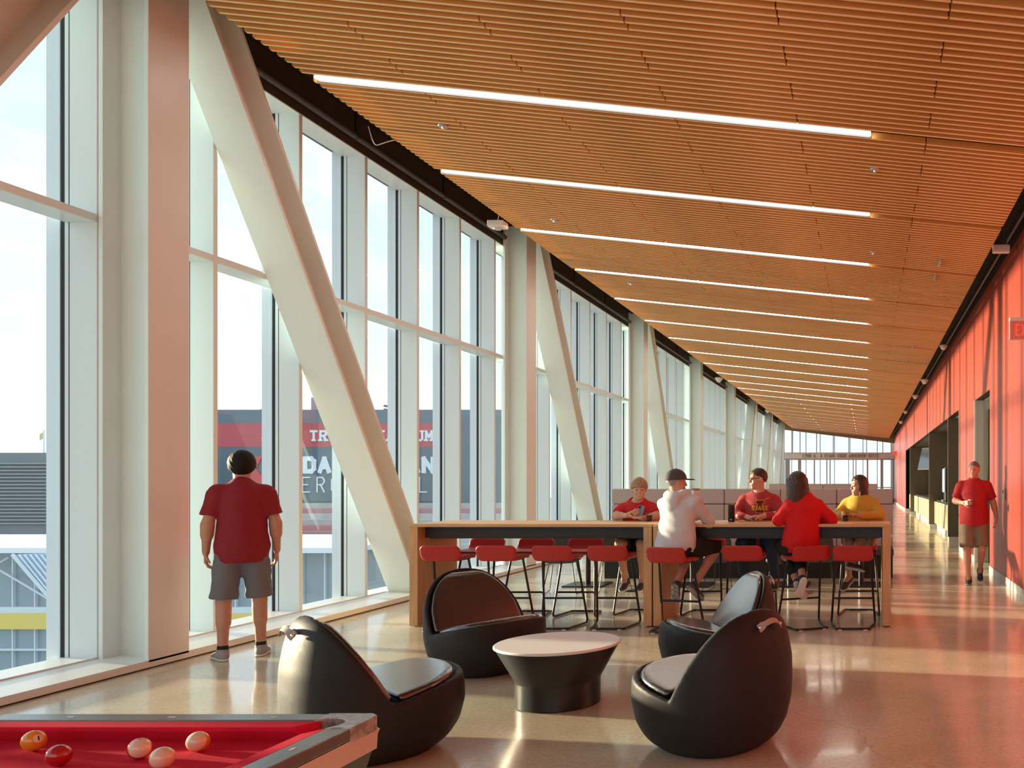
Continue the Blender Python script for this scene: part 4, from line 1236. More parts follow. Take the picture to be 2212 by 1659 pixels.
def wire_chair(x, y, rz, nth):
    t = thing('dining_chair', 'charcoal shell dining chair on wire legs, %s from the windows' % nth, 'chair', (x, y, 0), rz, 'wire-leg dining chairs')
    s = SDF((-0.3, -0.3, 0.38), (0.3, 0.3, 0.86), 0.012); sl, X, Y, Z = s.grid()
    seat = smax(np.abs(Z - 0.45 - 0.25 * X ** 2) - 0.012, np.sqrt(np.maximum(np.abs(X) - 0.14, 0) ** 2 + np.maximum(np.abs(Y) - 0.12, 0) ** 2) - 0.09, 0.02)
    bk = smax(np.abs(Y + 0.19 + 0.22 * (Z - 0.45) - 0.5 * X ** 2) - 0.012, np.sqrt(np.maximum(np.abs(X) - 0.13, 0) ** 2 + np.maximum(np.abs(Z - 0.62) - 0.10, 0) ** 2) - 0.08, 0.02)
    s.F = smin(seat, bk, 0.06).astype(np.float32)
    s.build('shell', M_SHELL, t)
    for sx in (-1, 1):
        MB().tube(arc_path([(sx * 0.15, 0.12, 0.44), (sx * 0.22, 0.22, 0.012), (sx * 0.22, -0.24, 0.012), (sx * 0.15, -0.14, 0.44)], 0.03), 0.006, 6).build('leg', M_BLKMET, t, True)
for (px, y, rz), nth in zip(((1216, 11.75, 0.15), (1325, 12.0, 0.4), (1470, 11.7, 0.1), (1562, 11.9, -0.2), (1690, 11.7, 0.1), (1770, 11.9, 0.0)), ('first', 'second', 'third', 'fourth', 'fifth', 'sixth', 'seventh')):
    wire_chair(wx(px, y), y, rz, nth)

# ================================================================== THINGS IN THE NICHE
def slab(name, label, cat, x0, x1, y0, y1, z0, z1, m, bev=0.01, group=None):
    o = MB().box(x0, x1, y0, y1, z0, z1).build(name, m, None, bevel=bev); return tag(o, label, cat, group)
M_SCREEN = mat('screen_glass', (0.45, 0.50, 0.52), 0.06, spec=0.9)
M_STAIN = mat('stainless', (0.62, 0.62, 0.62), 0.22, metal=1.0)
M_BRASS = mat('brass', (0.80, 0.55, 0.25), 0.25, metal=1.0)
t = thing('wall_monitor', 'tall wall monitor above the drinks dispenser', 'monitor', (2.93, 25.6, 2.3))
MB().box(-0.12, -0.02, -0.75, 0.75, -0.42, 0.42).build('case', M_BLACK, t, bevel=0.01)
MB().box(-0.128, -0.12, -0.72, 0.72, -0.39, 0.39).build('screen', M_SCREEN, t)
t = thing('drinks_dispenser', 'tall black drinks dispenser with pale blue front', 'dispenser', (2.55, 25.3, 0.94))
MB().box(-0.2, 0.3, -0.35, 0.35, 0, 1.02).build('body', M_BLACK, t, bevel=0.02)
MB().box(-0.245, -0.2, -0.33, 0.33, 0.28, 0.98).build('front_panel', mat('pale_blue_front', (0.55, 0.62, 0.80), 0.2), t, bevel=0.03)
MB().box(-0.28, -0.2, -0.3, 0.3, 0.0, 0.06).build('drip_tray', M_STAIN, t)
t = thing('coffee_urn', 'grey steel coffee urn on the near serving counter', 'urn', (2.52, 23.9, 0.94))  # steel coffee urn with a spigot
MB().lathe([(0.14, 0), (0.15, 0.02), (0.15, 0.30), (0.12, 0.34), (0.02, 0.37)], 20).build('body', M_STAIN, t, True)
MB().box(-0.2, -0.13, -0.02, 0.02, 0.06, 0.10).build('spigot', M_BLACK, t)
slab('serving_tray', 'black serving tray lying on the near counter', 'tray', 2.34, 2.75, 22.5, 23.5, 0.941, 1.0, M_BLACK)
t = thing('television', 'black television on a tilted bracket in the long bay', 'television', (2.62, 34.0, 2.45))
o = MB().box(-0.04, 0.04, -0.8, 0.8, -0.46, 0.46).build('case', M_BLACK, t, bevel=0.012); o.rotation_euler = (0, 0.25, 0.5)
o2 = MB().box(-0.05, -0.04, -0.77, 0.77, -0.43, 0.43).build('screen', mat('dark_screen', (0.05, 0.07, 0.10), 0.08), t); o2.rotation_euler = (0, 0.25, 0.5)
MB().tube([(0, 0, 0), (0.1, 0, 0.3), (0.1, 0, 0.66)], 0.03, 8).build('bracket', M_BLKMET, t)
for q in range(4):
    yy = 29.6 + q * 0.55
    t = thing('beer_tap', 'brass beer tap tower on the long counter, %s from the near partition' % ORD[q], 'tap', (2.48, yy, 0.94), 0, 'brass taps on the long counter')
    MB().lathe([(0.07, 0), (0.06, 0.02), (0.035, 0.05), (0.035, 0.42), (0.05, 0.45), (0.03, 0.5)], 16).build('column', M_BRASS, t, True)
    MB().tube([(0, 0, 0.40), (-0.10, 0, 0.40), (-0.12, 0, 0.33)], 0.014, 8).build('spout', M_BRASS, t, True)
    MB().lathe([(0.012, 0), (0.022, 0.1), (0.016, 0.18)], 10, (-0.08, 0, 0.43)).build('handle', M_WHITE, t, True)
slab('wall_monitor', 'narrow bright monitor in the farthest niche bay', 'monitor', 2.80, 2.92, 41.2, 42.6, 1.9, 2.8, M_SCREEN)
slab('drinks_dispenser', 'pale drinks dispenser in the farthest niche bay', 'dispenser', 2.40, 2.85, 41.3, 42.0, 0.94, 1.85, mat('pale_blue_front', (0.55, 0.62, 0.80), 0.2))

# ================================================================== PEOPLE
def vec(*a): return np.array(a, float)
def unit(v): v = np.array(v, float); return v / np.linalg.norm(v)
def W(px, py, Y): return vec(wx(px, Y), Y, wz(py, Y))
M_SKIN = mat('skin', (0.56, 0.29, 0.20), 0.5, var=0.06, vscale=25)
M_SKIN2 = mat('skin_fair', (0.63, 0.35, 0.25), 0.5, var=0.06, vscale=25)
M_EYEW = mat('eye_white', (0.55, 0.48, 0.44), 0.3)
M_IRIS = mat('iris', (0.03, 0.022, 0.018), 0.2)
M_LIPS = mat('lips', (0.46, 0.14, 0.11), 0.45)
M_TEETH = mat('teeth', (0.82, 0.78, 0.70), 0.3)
VOX = 0.0068

def person(label, base, fv, P, N, HC, hf, arms, legs, shirt, bottom, shoes, hair, skin=None, shw=0.185, wd=1.0, belly=0.0, brow=None,
           smile=False, face=True, hs=1.0, lean_head=0.0):
    """all points in world metres; fv facing of the trunk, hf facing of the head"""
    skin = skin or M_SKIN
    root = thing('person', label, 'person', (base[0], base[1], 0))
    O = vec(base[0], base[1], 0)
    P = np.array(P, float) - O; N = np.array(N, float) - O; HC = np.array(HC, float) - O
    u = unit(N - P)
    f = np.array([fv[0], fv[1], 0.0]); f = unit(f - u * (f @ u))
    r = np.cross(f, u)                                  # the person's right
    R = (r, f, u)
    hfv = unit(hf); hu0 = vec(0, 0, 1) + r * lean_head; hr = unit(np.cross(hfv, hu0)); hup = np.cross(hr, hfv)
    HR = (hr, hfv, hup)
    SH = {'R': N + r * shw - u * 0.075, 'L': N - r * shw - u * 0.075}
    HIP = {'R': P + r * 0.092 - u * 0.03, 'L': P - r * 0.092 - u * 0.03}
    A = {k: (np.array(v[0], float) - O, np.array(v[1], float) - O, unit(v[2]), unit(v[3]), v[4]) for k, v in arms.items()}
    G = {k: (np.array(v[0], float) - O, np.array(v[1], float) - O, unit(v[2])) for k, v in legs.items()}
    pts = [P, N, HC] + [q for a in A.values() for q in a[:2]] + [q for g in G.values() for q in g[:2]] + list(SH.values())
    lo = np.min(pts, 0) - 0.26; hi = np.max(pts, 0) + 0.26
    lo[2] = max(lo[2], -0.01)
    def torso(F, o, k=0.05):
        F.union(ell(P + u * 0.01, (0.172 * wd + o, 0.125 + o + belly * 0.4, 0.125 + o), R), k)
        F.union(ell(P + (N - P) * 0.36 + f * belly * 0.5, (0.152 * wd + o, 0.112 + o + belly * 0.6, 0.16 + o), R), k)
        F.union(ell(P + (N - P) * 0.68 + f * 0.005, (0.170 * wd + o, 0.118 + o + belly * 0.2, 0.19 + o), R), k)
        F.union(cone(SH['R'] - r * 0.03, N - u * 0.06, 0.054 + o * 0.7, 0.075 + o * 0.7), k)
        F.union(cone(SH['L'] + r * 0.03, N - u * 0.06, 0.054 + o * 0.7, 0.075 + o * 0.7), k)
        F.union(cone(N - u * 0.07, N + u * 0.012, 0.105 + o, 0.046 + o), k)
    # ---- body
    b = SDF(lo, hi, VOX)
    torso(b, -0.004)
    b.union(cone(N - u * 0.03, HC - hup * 0.06 - hfv * 0.015, 0.064 * hs, 0.058 * hs), 0.03)
    H_ = lambda x, y, z: HC + (hr * x + hfv * y + hup * z) * hs
    b.union(ell(H_(0, -0.012, 0.028), vec(0.076, 0.096, 0.092) * hs, HR), 0.02)
    b.union(ell(H_(0, 0.020, -0.042), vec(0.057, 0.070, 0.078) * hs, HR), 0.03)
    b.union(ell(H_(0, 0.066, -0.098), vec(0.026, 0.022, 0.020) * hs, HR), 0.025)
    for sx in (-1, 1):
        b.union(ell(H_(sx * 0.077, -0.008, -0.006), vec(0.011, 0.022, 0.033) * hs, HR), 0.008)
        b.union(ell(H_(sx * 0.038, 0.058, -0.030), vec(0.024, 0.024, 0.022) * hs, HR), 0.02)
        b.union(ell(H_(sx * 0.031, 0.098, 0.006), vec(0.017, 0.018, 0.012) * hs, HR), 0.012, 's')
    b.union(cone(H_(-0.04, 0.072, 0.030), H_(0.04, 0.072, 0.030), 0.014 * hs, 0.014 * hs), 0.015)
    b.union(cone(H_(0, 0.084, 0.014), H_(0, 0.104, -0.028), 0.008 * hs, 0.013 * hs), 0.012)
    b.union(cone(H_(-0.018, 0.080, -0.064), H_(0.018, 0.080, -0.064), 0.011 * hs, 0.011 * hs), 0.012)
    for sd, (E, Wr, hd, pn, curl) in A.items():
        S = SH[sd]
        b.union(cone(S, E, 0.052, 0.042), 0.03)
        b.union(cone(E, Wr, 0.043, 0.028), 0.02)
        b.union(cone(E + (Wr - E) * 0.12, E + (Wr - E) * 0.38, 0.043, 0.042), 0.03)
        # hand
        lat = unit(np.cross(hd, pn)); pn = np.cross(lat, hd)
        th = 1.0 if sd == 'R' else -1.0
        # thumb side: for the right hand with palm normal pn and fingers hd the thumb lies towards pn x hd
        tl = np.cross(pn, hd) * th
        b.union(rbox(Wr + hd * 0.052, (0.040, 0.048, 0.014), 0.012, (lat, hd, pn)), 0.02)
        for q, (off, ln) in enumerate(((0.030, 0.070), (0.010, 0.080), (-0.010, 0.074), (-0.029, 0.058))):
            p0 = Wr + hd * 0.092 + tl * off
            c1 = curl * 0.55; d1 = hd * math.cos(c1) + pn * math.sin(c1)
            p1 = p0 + d1 * ln * 0.5
            c2 = curl * 1.35; d2 = hd * math.cos(c2) + pn * math.sin(c2)
            p2 = p1 + d2 * ln * 0.5
            b.union(cone(p0 - hd * 0.012, p1, 0.0098, 0.009), 0.006)
            b.union(cone(p1, p2, 0.009, 0.0078), 0.004)
        t0 = Wr + hd * 0.022 + tl * 0.032; t1 = t0 + unit(hd * 0.7 + tl * 0.7 + pn * 0.3) * 0.042; t2 = t1 + unit(hd * 0.9 + tl * 0.15 + pn * 0.45) * 0.034
        b.union(cone(t0, t1, 0.013, 0.0105), 0.01); b.union(cone(t1, t2, 0.0105, 0.009), 0.004)
    for sd, (K, An, td) in G.items():
        Hp = HIP[sd]
        b.union(cone(Hp, K, 0.088 * wd, 0.056), 0.04)
        b.union(cone(K, An, 0.053, 0.037), 0.02)
        back = unit(np.cross(np.cross(K - An, td), K - An)) * -1
        b.union(cone(K + (An - K) * 0.16 + back * 0.014, K + (An - K) * 0.42 + back * 0.016, 0.050, 0.050), 0.03)
        b.union(cone(An, An + td * 0.06 - unit(K - An) * 0.03, 0.036, 0.03), 0.02)
    b.build('body', skin, root)
    # ---- face details
    if face:
        for sx in (-1, 1):
            c = H_(sx * 0.031, 0.0765, 0.006)
            o = MB().sphere(c, 0.0108 * hs, 12, 8).build('eye', M_EYEW, root, True)
            MB().sphere(H_(sx * 0.031, 0.0785, 0.004), 0.0098 * hs, 10, 8).build('iris', M_IRIS, o, True)
            if brow is not None:
                MB().tube([H_(sx * 0.013, 0.089, 0.030), H_(sx * 0.030, 0.087, 0.036), H_(sx * 0.048, 0.074, 0.030)], [0.0035, 0.005, 0.003], 6).build('eyebrow', brow, root, True)
        MB().tube([H_(-0.026, 0.080, -0.060), H_(-0.012, 0.0905, -0.0655), H_(0, 0.0925, -0.067), H_(0.012, 0.0905, -0.0655), H_(0.026, 0.080, -0.060)], [0.003, 0.0055, 0.006, 0.0055, 0.003], 8).build('lips', M_LIPS, root, True)
        if smile:
            MB().tube([H_(-0.018, 0.0885, -0.0625), H_(0, 0.0965, -0.0655), H_(0.018, 0.0885, -0.0625)], 0.0034, 6).build('teeth', M_TEETH, root, True)
    # ---- shirt
    g = SDF(lo, hi, VOX)
    o = shirt.get('off', 0.016)
    torso(g, o)
    g.union(ell(P + u * 0.04, (0.172 * wd + o, 0.128 + o + belly * 0.5, 0.36), R), 0.05)
    for sd, (E, Wr, hd, pn, curl) in A.items():
        S = SH[sd]; d = unit(E - S)
        if shirt['sleeve'] == 'short':
            fr = shirt.get('frac', 0.66)
            g.union(cone(S - d * 0.01, S + (E - S) * 0.25, 0.07, 0.068), 0.04)
            g.union(fcone(S, S + (E - S) * fr, 0.066, 0.073), 0.03)
        else:
            g.union(cone(S, E, 0.066, 0.056), 0.035)
            g.union(fcone(E, E + (Wr - E) * shirt.get('frac', 0.95), 0.056, 0.040), 0.03)
            g.union(cone(E, E + (Wr - E) * 0.1, 0.056, 0.056), 0.03)
    if shirt.get('collar'):
        g.union(fcone(N - u * 0.01 + f * 0.01, N + u * 0.028 + f * 0.012, 0.085, 0.072), 0.012)
    if shirt.get('hood'):
        for q in range(9):
            a = PI * (0.12 + 0.76 * q / 8); a2 = PI * (0.12 + 0.76 * (q + 1) / 8)
            def hp(a_): return N + r * math.cos(a_) * 0.115 - f * (0.02 + math.sin(a_) * 0.105) + u * (0.035 - 0.065 * math.sin(a_))
            g.union(cone(hp(a), hp(a2), 0.042, 0.042), 0.02)
        g.union(ell(N - f * 0.135 - u * 0.07, (0.10, 0.045, 0.10), R), 0.03)
    for pr, k in shirt.get('extra', []): g.union((pr[0], pr[1], pr[2]), k)
    g.ripple(shirt.get('wr', 0.005), 34, sum(map(ord, label)) % 97, (1, 1, 1.3))
    hem = shirt['hem']
    # hem plane cuts only the trunk: keep sleeves by limiting the cut to the trunk's neighbourhood
    sl, X, Y, Z = g.grid()
    hp_ = P + u * hem
    dpl = -((X - hp_[0]) * u[0] + (Y - hp_[1]) * u[1] + (Z - hp_[2]) * u[2])
    rad = np.sqrt(((X - P[0]) * r[0] + (Y - P[1]) * r[1] + (Z - P[2]) * r[2]) ** 2)
    g.F = np.where(rad < 0.235 * wd + 0.02, np.maximum(g.F, dpl), g.F).astype(np.float32)
    if shirt.get('neck'):
        g.union(ell(N + u * 0.05 + f * 0.035, (0.080, 0.085, 0.055), R), 0.008, 's')
    shirt_o = g.build('shirt', shirt['mat'], root)
    shirt_o.name = shirt.get('name', 'shirt')
    # ---- shorts or trousers
    g = SDF(lo, hi, VOX)
    g.union(ell(P + u * 0.0, (0.178 * wd + 0.008, 0.132 + 0.008 + belly * 0.35, 0.125), R), 0.04)
    for sd, (K, An, td) in G.items():
        Hp = HIP[sd]
        g.union(cone(Hp, Hp + (K - Hp) * 0.4, 0.104 * wd, 0.098 * wd), 0.05)
        fr = bottom['frac']
        if fr <= 1.0:
            g.union(fcone(Hp + (K - Hp) * 0.2, Hp + (K - Hp) * fr, 0.100 * wd, bottom.get('r1', 0.094)), 0.03)
        else:
            g.union(cone(Hp + (K - Hp) * 0.2, K, 0.098 * wd, 0.070), 0.03)
            g.union(fcone(K, K + (An - K) * (fr - 1.0), 0.071, bottom.get('r1', 0.056)), 0.03)
            g.union(cone(K, K + (An - K) * 0.05, 0.070, 0.070), 0.02)
    g.ripple(0.005, 36, 5)
    g.cut(P + u * 0.10, u)
    g.build(bottom.get('name', 'shorts'), bottom['mat'], root)
    # ---- shoes
    for sd, (K, An, td) in G.items():
        up = unit(K - An); up = up - td * (up @ td); up = unit(up); lt = np.cross(td, up)
        SR = (lt, td, up)
        slo = An - 0.24; shi = An + 0.24
        g = SDF(slo, shi, 0.006)
        c0 = An - up * 0.045
        g.union(ell(c0 - td * 0.025, (0.036, 0.048, 0.042), SR), 0.02)
        g.union(ell(c0 + td * 0.055 - up * 0.002, (0.041, 0.085, 0.036), SR), 0.03)
        g.union(ell(c0 + td * 0.130 - up * 0.012, (0.043, 0.055, 0.024), SR), 0.03)
        g.union(fcone(An - up * 0.06, An + up * (0.012 if not shoes.get('low') else -0.02), 0.047, 0.046), 0.02)
        g.cut(An - up * 0.072, -up)
        so = g.build('shoe', shoes['mat'], root)
        g = SDF(slo, shi, 0.006)
        g.union(ell(An - up * 0.076 - td * 0.02, (0.041, 0.056, 0.022), SR), 0.02)
        g.union(ell(An - up * 0.076 + td * 0.075, (0.044, 0.100, 0.020), SR), 0.03)
        g.union(ell(An - up * 0.074 + td * 0.135, (0.047, 0.056, 0.018), SR), 0.03)
        g.cut(An - up * 0.066, up); g.cut(An - up * 0.086, -up)
        g.build('sole', shoes['sole'], so)
        if shoes.get('sock') is not None:
            g = SDF(slo, shi, 0.006)
            g.union(fcone(An - up * 0.01, An + up * 0.045, 0.043, 0.041), 0.01)
            g.build('sock', shoes['sock'], root)
    # ---- hair
    hl, hh = HC - 0.42, HC + 0.22
    g = SDF(hl, hh, 0.006)
    st = hair['style']
    sl, X, Y, Z = g.grid()
    X, Y, Z = X - HC[0], Y - HC[1], Z - HC[2]
    hx = (X * hr[0] + Y * hr[1] + Z * hr[2]) / hs; hy = (X * hfv[0] + Y * hfv[1] + Z * hfv[2]) / hs; hz = (X * hup[0] + Y * hup[1] + Z * hup[2]) / hs
    def E(c, q):
        a, b_, c_ = hx - c[0], hy - c[1], hz - c[2]
        k0 = np.sqrt((a / q[0]) ** 2 + (b_ / q[1]) ** 2 + (c_ / q[2]) ** 2); k1 = np.sqrt((a / q[0] ** 2) ** 2 + (b_ / q[1] ** 2) ** 2 + (c_ / q[2] ** 2) ** 2) + 1e-6
        return k0 * (k0 - 1) / k1
    th = hair.get('th', 0.012)
    cap = E((0, -0.014, 0.030), (0.077 + th, 0.097 + th, 0.093 + th))
    if st in ('short', 'crop', 'full'):
        slope = {'short': 0.62, 'crop': 0.62, 'full': 0.55}[st]; a0 = hair.get('a0', {'short': 0.012, 'crop': 0.020, 'full': -0.012}[st])
        hairline = (a0 + slope * hy) - hz + 0.6 * np.clip(np.abs(hx) - 0.058, 0, 1)     # positive below the hairline
        F = smax(cap, hairline, 0.012)
    else:
        front = np.maximum(hz * -1.0 + 0.055 * (hy > 0.04), (hy - 0.055) - 0.35 * np.clip(hz - 0.02, -0.2, 0.2))
        F = smax(cap, smin(hy - 0.035 - 0.9 * np.clip(hz - 0.03, -0.03, 0.2), hy + 0.0 - 0.0 * hz, 0.01), 0.015)
        low = hair['low']
        w = hair.get('w', 0.085)
        cur = E((0, -0.045, low / 2), (w + 0.012, 0.072, 0.10 - low / 2))
        cur = np.maximum(cur, low - hz + 0.01 * np.sin(hx * 90))
        F = smin(F, cur, 0.03)
        for sx in (-1, 1):
            a, b_, c_ = hx - sx * (w - 0.008), hy - 0.005 - hair.get('fw', 0.0), hz
            sd_ = np.sqrt((a / 1.0) ** 2 + (b_ / 1.7) ** 2) - 0.020
            sd_ = np.maximum(sd_, np.maximum(hz - 0.06, low + 0.02 - hz))
            F = smin(F, sd_, 0.03)
        # keep the face clear
        fc = E((0, 0.085, -0.03), (0.058, 0.075, 0.085))
        F = smax(F, -fc, 0.01)
    F = F + 0.0010 * np.sin(hx * 260 + 14 * np.sin(hz * 11)) + 0.0012 * np.sin(np.arctan2(hx, -hy) * 15 + 6 * np.sin(hz * 17))
    g.F = (F * hs).astype(np.float32)
    g.build('hair', hair['mat'], root)
    return dict(root=root, O=O, H=H_, HR=HR, R=R, shirt=shirt_o, SH=SH, P=P, N=N, A=A)

M_HBLACK = mat('hair_black', (0.010, 0.008, 0.007), 0.62, spec=0.25, bump=0.3, bscale=150)
M_HBROWN = mat('hair_brown', (0.055, 0.026, 0.015), 0.42, var=0.3, vscale=40, stretch=(3, 3, 0.4), bump=0.3, bscale=150)
M_HGREY = mat('hair_grey', (0.30, 0.27, 0.25), 0.5, var=0.2, vscale=60)
M_HBLOND = mat('hair_sandy', (0.36, 0.22, 0.13), 0.5, var=0.3, vscale=50)
M_POLO = mat('crimson_polo', (0.26, 0.006, 0.016), 0.75, bump=0.15, bscale=300)
M_POLO2 = mat('red_polo', (0.42, 0.008, 0.016), 0.75, bump=0.15, bscale=300)
M_GSHORT = mat('grey_chambray', (0.17, 0.17, 0.19), 0.85, var=0.12, vscale=200)
M_KHAKI = mat('khaki_cotton', (0.24, 0.19, 0.12), 0.85, var=0.08, vscale=100)
M_HOOD = mat('pale_grey_jersey', (0.62, 0.62, 0.64), 0.85, var=0.04, vscale=60)
M_BSHORT = mat('black_cotton', (0.012, 0.012, 0.013), 0.8)
M_TEE = mat('red_tee', (0.58, 0.012, 0.018), 0.8)
M_SWEAT = mat('heather_red', (0.42, 0.045, 0.050), 0.9, var=0.18, vscale=220)
M_CARD = mat('scarlet_knit', (0.66, 0.006, 0.012), 0.85, bump=0.15, bscale=260)
M_YEL = mat('mustard_knit', (0.60, 0.38, 0.045), 0.85, var=0.06, vscale=120)
M_DENIM = mat('denim', (0.035, 0.06, 0.105), 0.85, var=0.25, vscale=60)
M_BEIGE = mat('beige_cotton', (0.60, 0.50, 0.38), 0.85)
M_SHG = mat('grey_mesh_shoe', (0.33, 0.33, 0.34), 0.7, var=0.2, vscale=90)
M_SHD = mat('charcoal_shoe', (0.07, 0.07, 0.075), 0.7, var=0.2, vscale=90)
M_SHB = mat('blue_black_shoe', (0.03, 0.04, 0.055), 0.6)
M_SHBR = mat('brown_moccasin', (0.11, 0.055, 0.035), 0.6)
M_SOLEW = mat('white_sole', (0.75, 0.74, 0.72), 0.6)
M_SOLEG = mat('patterned_sole', (0.35, 0.34, 0.33), 0.6, var=0.7, vscale=30)
DN = vec(0, 0, -1)

# --- man at the window, seen from behind
b0 = (wx(523, 7.42), 7.42)
fv = unit((-0.60, 0.80, 0)); rr = np.cross(fv, vec(0, 0, 1)); B = vec(b0[0], b0[1], 0)
def at(s, fwd, z): return B + rr * s + fv * fwd + vec(0, 0, z)
person('man in a crimson polo and grey shorts standing at the window', b0, fv, at(0, 0, 0.955), at(0, -0.01, 1.505), at(0, 0.045, 1.665), unit(fv + rr * 0.10 + vec(0, 0, -0.05)),
    {'L': (at(-0.238, -0.03, 1.18), at(-0.25, 0.03, 0.935), vec(0, 0, -1) + fv * 0.15, rr, 0.75), 'R': (at(0.238, -0.03, 1.18), at(0.25, 0.03, 0.935), vec(0, 0, -1) + fv * 0.15, -rr, 0.75)},
    {'L': (at(-0.13, 0.01, 0.50), at(-0.135, -0.03, 0.088), unit(fv * 1.0 - rr * 0.30)), 'R': (at(0.125, 0.03, 0.50), at(0.135, 0.04, 0.088), unit(fv + rr * 0.25))},
    dict(mat=M_POLO, sleeve='short', hem=-0.115, collar=True, name='polo_shirt', off=0.026, frac=0.74, wr=0.004), dict(mat=M_GSHORT, frac=0.93, r1=0.102), dict(mat=M_SHG, sole=M_SOLEW, sock=M_BSHORT),
    dict(style='full', mat=M_HBLACK, th=0.022, a0=-0.034), shw=0.176, wd=0.95, face=False, hs=1.05)

# --- man walking along the red wall
b0 = (wx(2104, 12.8), 12.8)
B = vec(b0[0], b0[1], 0); fv = unit((-0.10, -1, 0)); rr = np.cross(fv, vec(0, 0, 1))
K_ = 12.8 / FPX
pw = person('man in a red polo and khaki shorts walking past the red wall', b0, fv, at(0, 0, 0.985), at(0, 0.02, 1.545), at(0.0, 0.06, 1.715), unit(fv + rr * 0.28 + vec(0, 0, -0.03)),
    {'R': (at(0.285, 0.02, 1.25), at(0.155, 0.25, 1.22), unit(fv * 0.75 - rr * 0.7 + vec(0, 0, 0.05)), unit(-rr * 0.6 - fv * 0.75), 1.15), 'L': (at(-0.285, -0.06, 1.24), at(-0.335, 0.0, 0.99), DN + fv * 0.2, rr, 0.9)},
    {'R': (at(0.11, 0.11, 0.53), at(0.08, 0.04, 0.09), unit(fv + rr * 0.1)), 'L': (at(-0.115, 0.10, 0.54), at(-0.10, -0.24, 0.20), unit(fv * 0.8 + vec(0, 0, -0.62)))},
    dict(mat=M_POLO2, sleeve='short', hem=-0.10, collar=True, name='polo_shirt', off=0.026, frac=0.80, wr=0.005), dict(mat=M_KHAKI, frac=0.92, r1=0.112), dict(mat=M_SHB, sole=mat('grey_sole', (0.25, 0.25, 0.25), 0.6), sock=M_BSHORT),
    dict(style='crop', mat=mat('hair_grey_brown', (0.17, 0.13, 0.11), 0.6, var=0.3, vscale=90), th=0.006, a0=0.014), skin=M_SKIN, shw=0.198, wd=1.10, belly=0.055, brow=M_HGREY)

# --- short-haired woman with the phone (far side of the tables)
b0 = (-2.64, 10.0); B = vec(b0[0], b0[1], 0); fv = vec(0, -1, 0); rr = vec(-1, 0, 0)
person('short-haired woman in a red tee holding a phone at the bar table', b0, fv, at(0, 0.07, 0.885), at(0, 0.12, 1.295), W(1381, 1057, 9.80), unit((0.28, -0.95, -0.12)),
    {'R': (at(0.225, 0.24, 1.145), at(0.045, 0.37, 1.155), unit((0.75, -0.5, 0.25)), unit((0.35, 0.6, 0.7)), 0.95), 'L': (at(-0.25, 0.22, 1.145), at(-0.12, 0.40, 1.125), unit((-0.9, -0.25, 0.05)), unit((0.1, 0.2, 1)), 0.8)},
    {'R': (at(0.13, 0.40, 0.84), at(0.10, 0.30, 0.43), unit(fv + vec(0, 0, -0.3))), 'L': (at(-0.11, 0.40, 0.84), at(-0.10, 0.28, 0.43), unit(fv + vec(0, 0, -0.3)))},
    dict(mat=M_TEE, sleeve='short', hem=-0.08, name='tee_shirt', off=0.014, frac=0.7, neck=True), dict(mat=M_BSHORT, frac=0.8), dict(mat=M_SHD, sole=M_SOLEW),
    dict(style='full', mat=M_HBLOND, th=0.024), skin=M_SKIN2, shw=0.165, wd=0.98, brow=M_HBLOND, smile=True, hs=0.96)

# --- man in the grey hoodie and cap (near side, back to us)
b0 = (wx(1464, 8.95), 8.95); B = vec(b0[0], b0[1], 0); fv = unit((0.42, 0.90, 0)); rr = np.cross(fv, vec(0, 0, 1))
ph = person('man in a pale grey hoodie and dark cap with his back to the lounge', b0, fv, at(0.0, -0.04, 0.875), at(-0.02, 0.06, 1.385), W(1462, 1041, 9.02), unit((0.86, 0.50, -0.05)),
    {'R': (W(1532, 1128, 9.08), W(1517, 1098, 9.25), unit((-0.25, 0.25, 0.93)), unit((-0.85, 0.25, 0.1)), 1.1), 'L': (at(-0.26, 0.16, 1.14), at(-0.10, 0.36, 1.135), unit((0.9, 0.4, 0)), vec(0, 0, -1), 0.6)},
    {'R': (W(1553, 1178, 9.30), W(1500, 1262, 8.93), unit((0.50, 0.55, -0.62))), 'L': (at(-0.11, 0.42, 0.87), W(1463, 1262, 8.95), unit((-0.10, 0.60, -0.75)))},
    dict(mat=M_HOOD, sleeve='long', hem=-0.075, hood=True, name='hoodie', off=0.022, frac=0.97, wr=0.006), dict(mat=M_BSHORT, frac=0.92, r1=0.095), dict(mat=M_SHD, sole=M_SOLEG, sock=M_SHG),
    dict(style='full', mat=M_HGREY, th=0.008), skin=M_SKIN, shw=0.20, wd=1.16, brow=M_HGREY)
# his cap
H_ = ph['H']; HR = ph['HR']; g = SDF(ph['H'](0, 0, 0) - 0.24, ph['H'](0, 0, 0) + 0.24, 0.006)
cc = H_(0, -0.012, 0.032); g.union(ell(cc, (0.094, 0.116, 0.108), HR), 0.01)
g.cut(H_(0, 0, 0.022), -(HR[2] - HR[1] * 0.12))
M_CAP = mat('charcoal_cap', (0.075, 0.068, 0.075), 0.8)
capo = g.build('cap', M_CAP, ph['root'])
g = SDF(H_(0, 0, 0) - 0.26, H_(0, 0, 0) + 0.26, 0.006)
g.union(ell(H_(0, 0.125, 0.034), (0.078, 0.075, 0.008), HR), 0.01)
g.build('cap_brim', M_CAP, capo)
o = MB().sphere(H_(0, -0.012, 0.139), 0.007, 8, 6).build('cap_button', M_CAP, capo, True)

